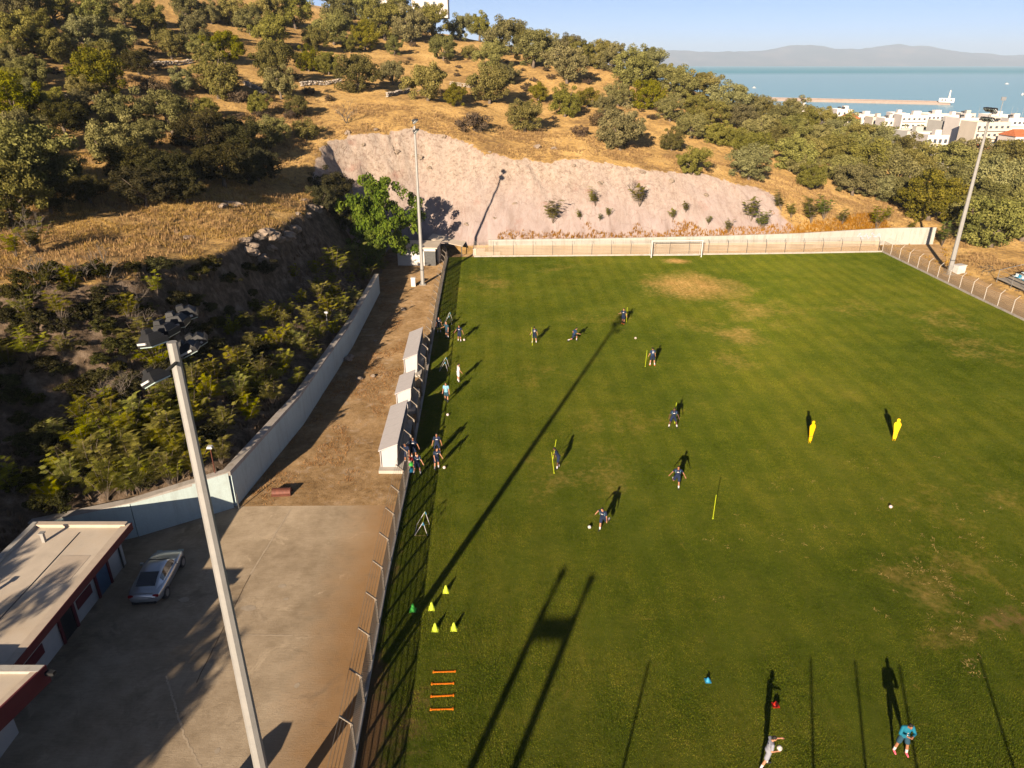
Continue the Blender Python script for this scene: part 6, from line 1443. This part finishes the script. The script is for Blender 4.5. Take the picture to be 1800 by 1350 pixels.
HS = [(1407, 1420, 188, 205, 470, 'house', 2, 'flat', 2, 1), (1452, 1464, 206, 216, 430, 'house', 2, 'tile', 2, 0), (1472, 1499, 194, 214, 440, 'house', 3, 'flat', 3, 2), (1490, 1512, 209, 222, 400, 'house2', 2, 'tile', 3, 0),
      (1509, 1540, 203, 224, 460, 'house', 3, 'flat', 4, 1), (1535, 1556, 208, 228, 420, 'house2', 3, 'flat', 3, 0), (1556, 1580, 210, 230, 400, 'house', 3, 'flat', 3, 1), (1587, 1630, 204, 234, 390, 'house', 4, 'flat', 5, 0),
      (1631, 1669, 202, 232, 410, 'house', 4, 'flat', 5, 1), (1594, 1640, 233, 240, 330, 'house3', 1, 'flat', 5, 0), (1632, 1668, 240, 262, 300, 'house', 3, 'flat', 4, 0), (1656, 1690, 215, 245, 350, 'house3', 3, 'flat', 3, 0),
      (1688, 1722, 210, 250, 335, 'house', 4, 'flat', 3, 1), (1717, 1780, 217, 264, 315, 'house2', 4, 'flat', 6, 4), (1774, 1806, 210, 250, 340, 'house', 4, 'flat', 4, 1), (1786, 1820, 240, 258, 300, 'house', 2, 'tile', 4, 0),
      (1727, 1756, 268, 288, 255, 'house2', 2, 'tile', 3, 0), (1430, 1452, 199, 214, 450, 'house', 2, 'flat', 2, 1), (1570, 1592, 200, 215, 500, 'house', 2, 'flat', 3, 0), (1740, 1775, 203, 215, 470, 'house', 3, 'flat', 4, 2), (1690, 1715, 201, 212, 480, 'house3', 3, 'flat', 3, 1), (1668, 1690, 204, 214, 450, 'house', 3, 'flat', 3, 0)]
HS.sort(key=lambda t: t[0])
for i, t in enumerate(HS):
    nm = {'house': 'white', 'house2': 'cream', 'house3': 'grey'}[t[5]]
    house(*t[:6], '%s %s house of the seaside town, %s from the left' % (nm, 'tile-roofed' if t[7] == 'tile' else 'flat-roofed', ordw(i)), t[6], t[7], t[8], t[9])
for i, (px, py, Y, w, d) in enumerate([(677, 0, 262, 8, 8), (757, 0, 275, 12, 8)]):
    a = AY(px, py + 2, Y); r = empty('villa', (a.x, Y, a.z - 3), 0, ['small white villa on the ridge top at left', 'white flat-roofed villa hidden behind the ridge trees'][i], 'house')
    MB().box((0, 0, 1.0), (w, d, 6.5)).build('wall', M['house'], r); MB().box((0, 0, 4.4), (w + 1, d + 1, .3)).build('roof', M['house'], r)
    for x in (-1.5, 1.5): MB().box((x, -d / 2 - .03, 2), (1, .06, 1.3)).build('window', M['window'], r)
# breakwater, its lighthouse hut, masts and boats
a = G(1312, 176, -22); c = G(1672, 184.5, -22); L = (c - a).length; ang = math.atan2(c.y - a.y, c.x - a.x); m_ = (a + c) / 2
bw = empty('breakwater', (m_.x, m_.y, -22), ang, 'long pale stone breakwater across the harbour', 'breakwater')
M['mole'] = pm('mole_stone', (.26, .20, .17), .9, .1, .2); MB().box((0, 0, .6), (L, 9, 5), taper=.985).build('mole', M['mole'], bw); MB().box((0, 3.5, 3.7), (L * .98, 1.2, 1.2)).build('parapet', M['mole'], bw)
lh = empty('harbour_light', (c.x - 7, c.y, -19), ang, 'small white harbour building with light tower on the breakwater end', 'lighthouse')
MB().box((0, 0, 2.5), (17, 7, 5)).build('hut', M['house'], lh); MB().tube([(2, 0, 5), (2, 0, 13)], [1.2, .8], 10).build('tower', M['house'], lh); MB().tube([(2, 0, 13), (2, 0, 14.5)], [1.0, .3], 10).build('lantern', M['house'], lh)
for x in (-5, -1.5, 5): MB().box((x, -3.55, 2.8), (1.8, .1, 2)).build('window', M['window'], lh)
for i, (px, py, h, Y) in enumerate([(1428, 186, 13, 640), (1716, 215, 16, 640), (1775, 208, 15, 650), (1785, 206, 14, 650), (1795, 208, 13, 660), (1700, 212, 12, 660)]):
    p = AY(px, py, Y); b = empty('sailing_yacht', (p.x, Y, -22), .4 * i, 'yacht mast rising behind the waterfront houses, %s from the left' % ordw([1428, 1700, 1716, 1775, 1785, 1795].index(px)), 'yacht', 'moored yachts')
    hb = MB(); hb.add([(-4, -1.2, 1), (3, -1.2, 1), (5, 0, 1.1), (3, 1.2, 1), (-4, 1.2, 1), (-3.4, -.6, -.4), (2.5, -.6, -.4), (2.5, .6, -.4), (-3.4, .6, -.4)], [(0, 1, 2, 3, 4), (0, 5, 6, 1), (1, 6, 2), (2, 7, 3), (6, 7, 2), (3, 7, 8, 4), (4, 8, 5, 0), (5, 8, 7, 6)]); hb.build('hull', M['house'], b)
    MB().tube([(0, 0, .8), (0, 0, h)], [.12, .06], 6).build('mast', M['pole_grey'], b); MB().tube([(0, 0, 2), (-3.4, 0, 2)], .08, 6).build('boom', M['pole_grey'], b)
for i, (px, py) in enumerate([(1770, 148), (1797, 167), (1325, 155)]):
    p = G(px, py, -22); b = empty('boat', (p.x, p.y, -22), i, ['small white boat far out on the sea at right', 'tiny boat near the right edge of the sea', 'tiny pale boat on the sea above the grove'][i], 'boat')
    hb = MB(); hb.add([(-5, -1.6, 1.2), (3, -1.6, 1.3), (6, 0, 1.6), (3, 1.6, 1.3), (-5, 1.6, 1.2), (-4.5, -.8, -.4), (3, -.8, -.4), (3, .8, -.4), (-4.5, .8, -.4)], [(0, 1, 2, 3, 4), (0, 5, 6, 1), (1, 6, 2), (2, 7, 3), (6, 7, 2), (3, 7, 8, 4), (4, 8, 5, 0)]); hb.build('hull', M['house'], b); MB().box((-1, 0, 2.1), (3.5, 2, 1.8), taper=.8).build('cabin', M['house'], b)
# tall lamp mast in the harbour
p = AY(1764, 175, 360); hm = empty('harbour_lamp_mast', (p.x, 360, -12), 0, 'tall thin lamp mast above the town at right', 'lamp mast')
MB().tube([(0, 0, 0), (0, 0, p.z + 12)], [.3, .12], 8).build('pole', M['pole_grey'], hm); MB().box((0, 0, p.z + 12.4), (2.2, .4, 1.6)).build('lamp_rack', M['steel'], hm)

# ------------------------------------------------------------------ haze over the bay
N = NT('haze_air'); pv = N.n('ShaderNodeVolumePrincipled'); pv.inputs['Color'].default_value = (.64, .79, 1, 1); pv.inputs['Density'].default_value = 8.0e-5; pv.inputs['Anisotropy'].default_value = .0
N.l(pv.outputs[0], N.out.inputs['Volume'])
o = MB().box((0, 10800, 240), (36000, 23600, 532)).build('haze', N.m); tag(o, kind='stuff')
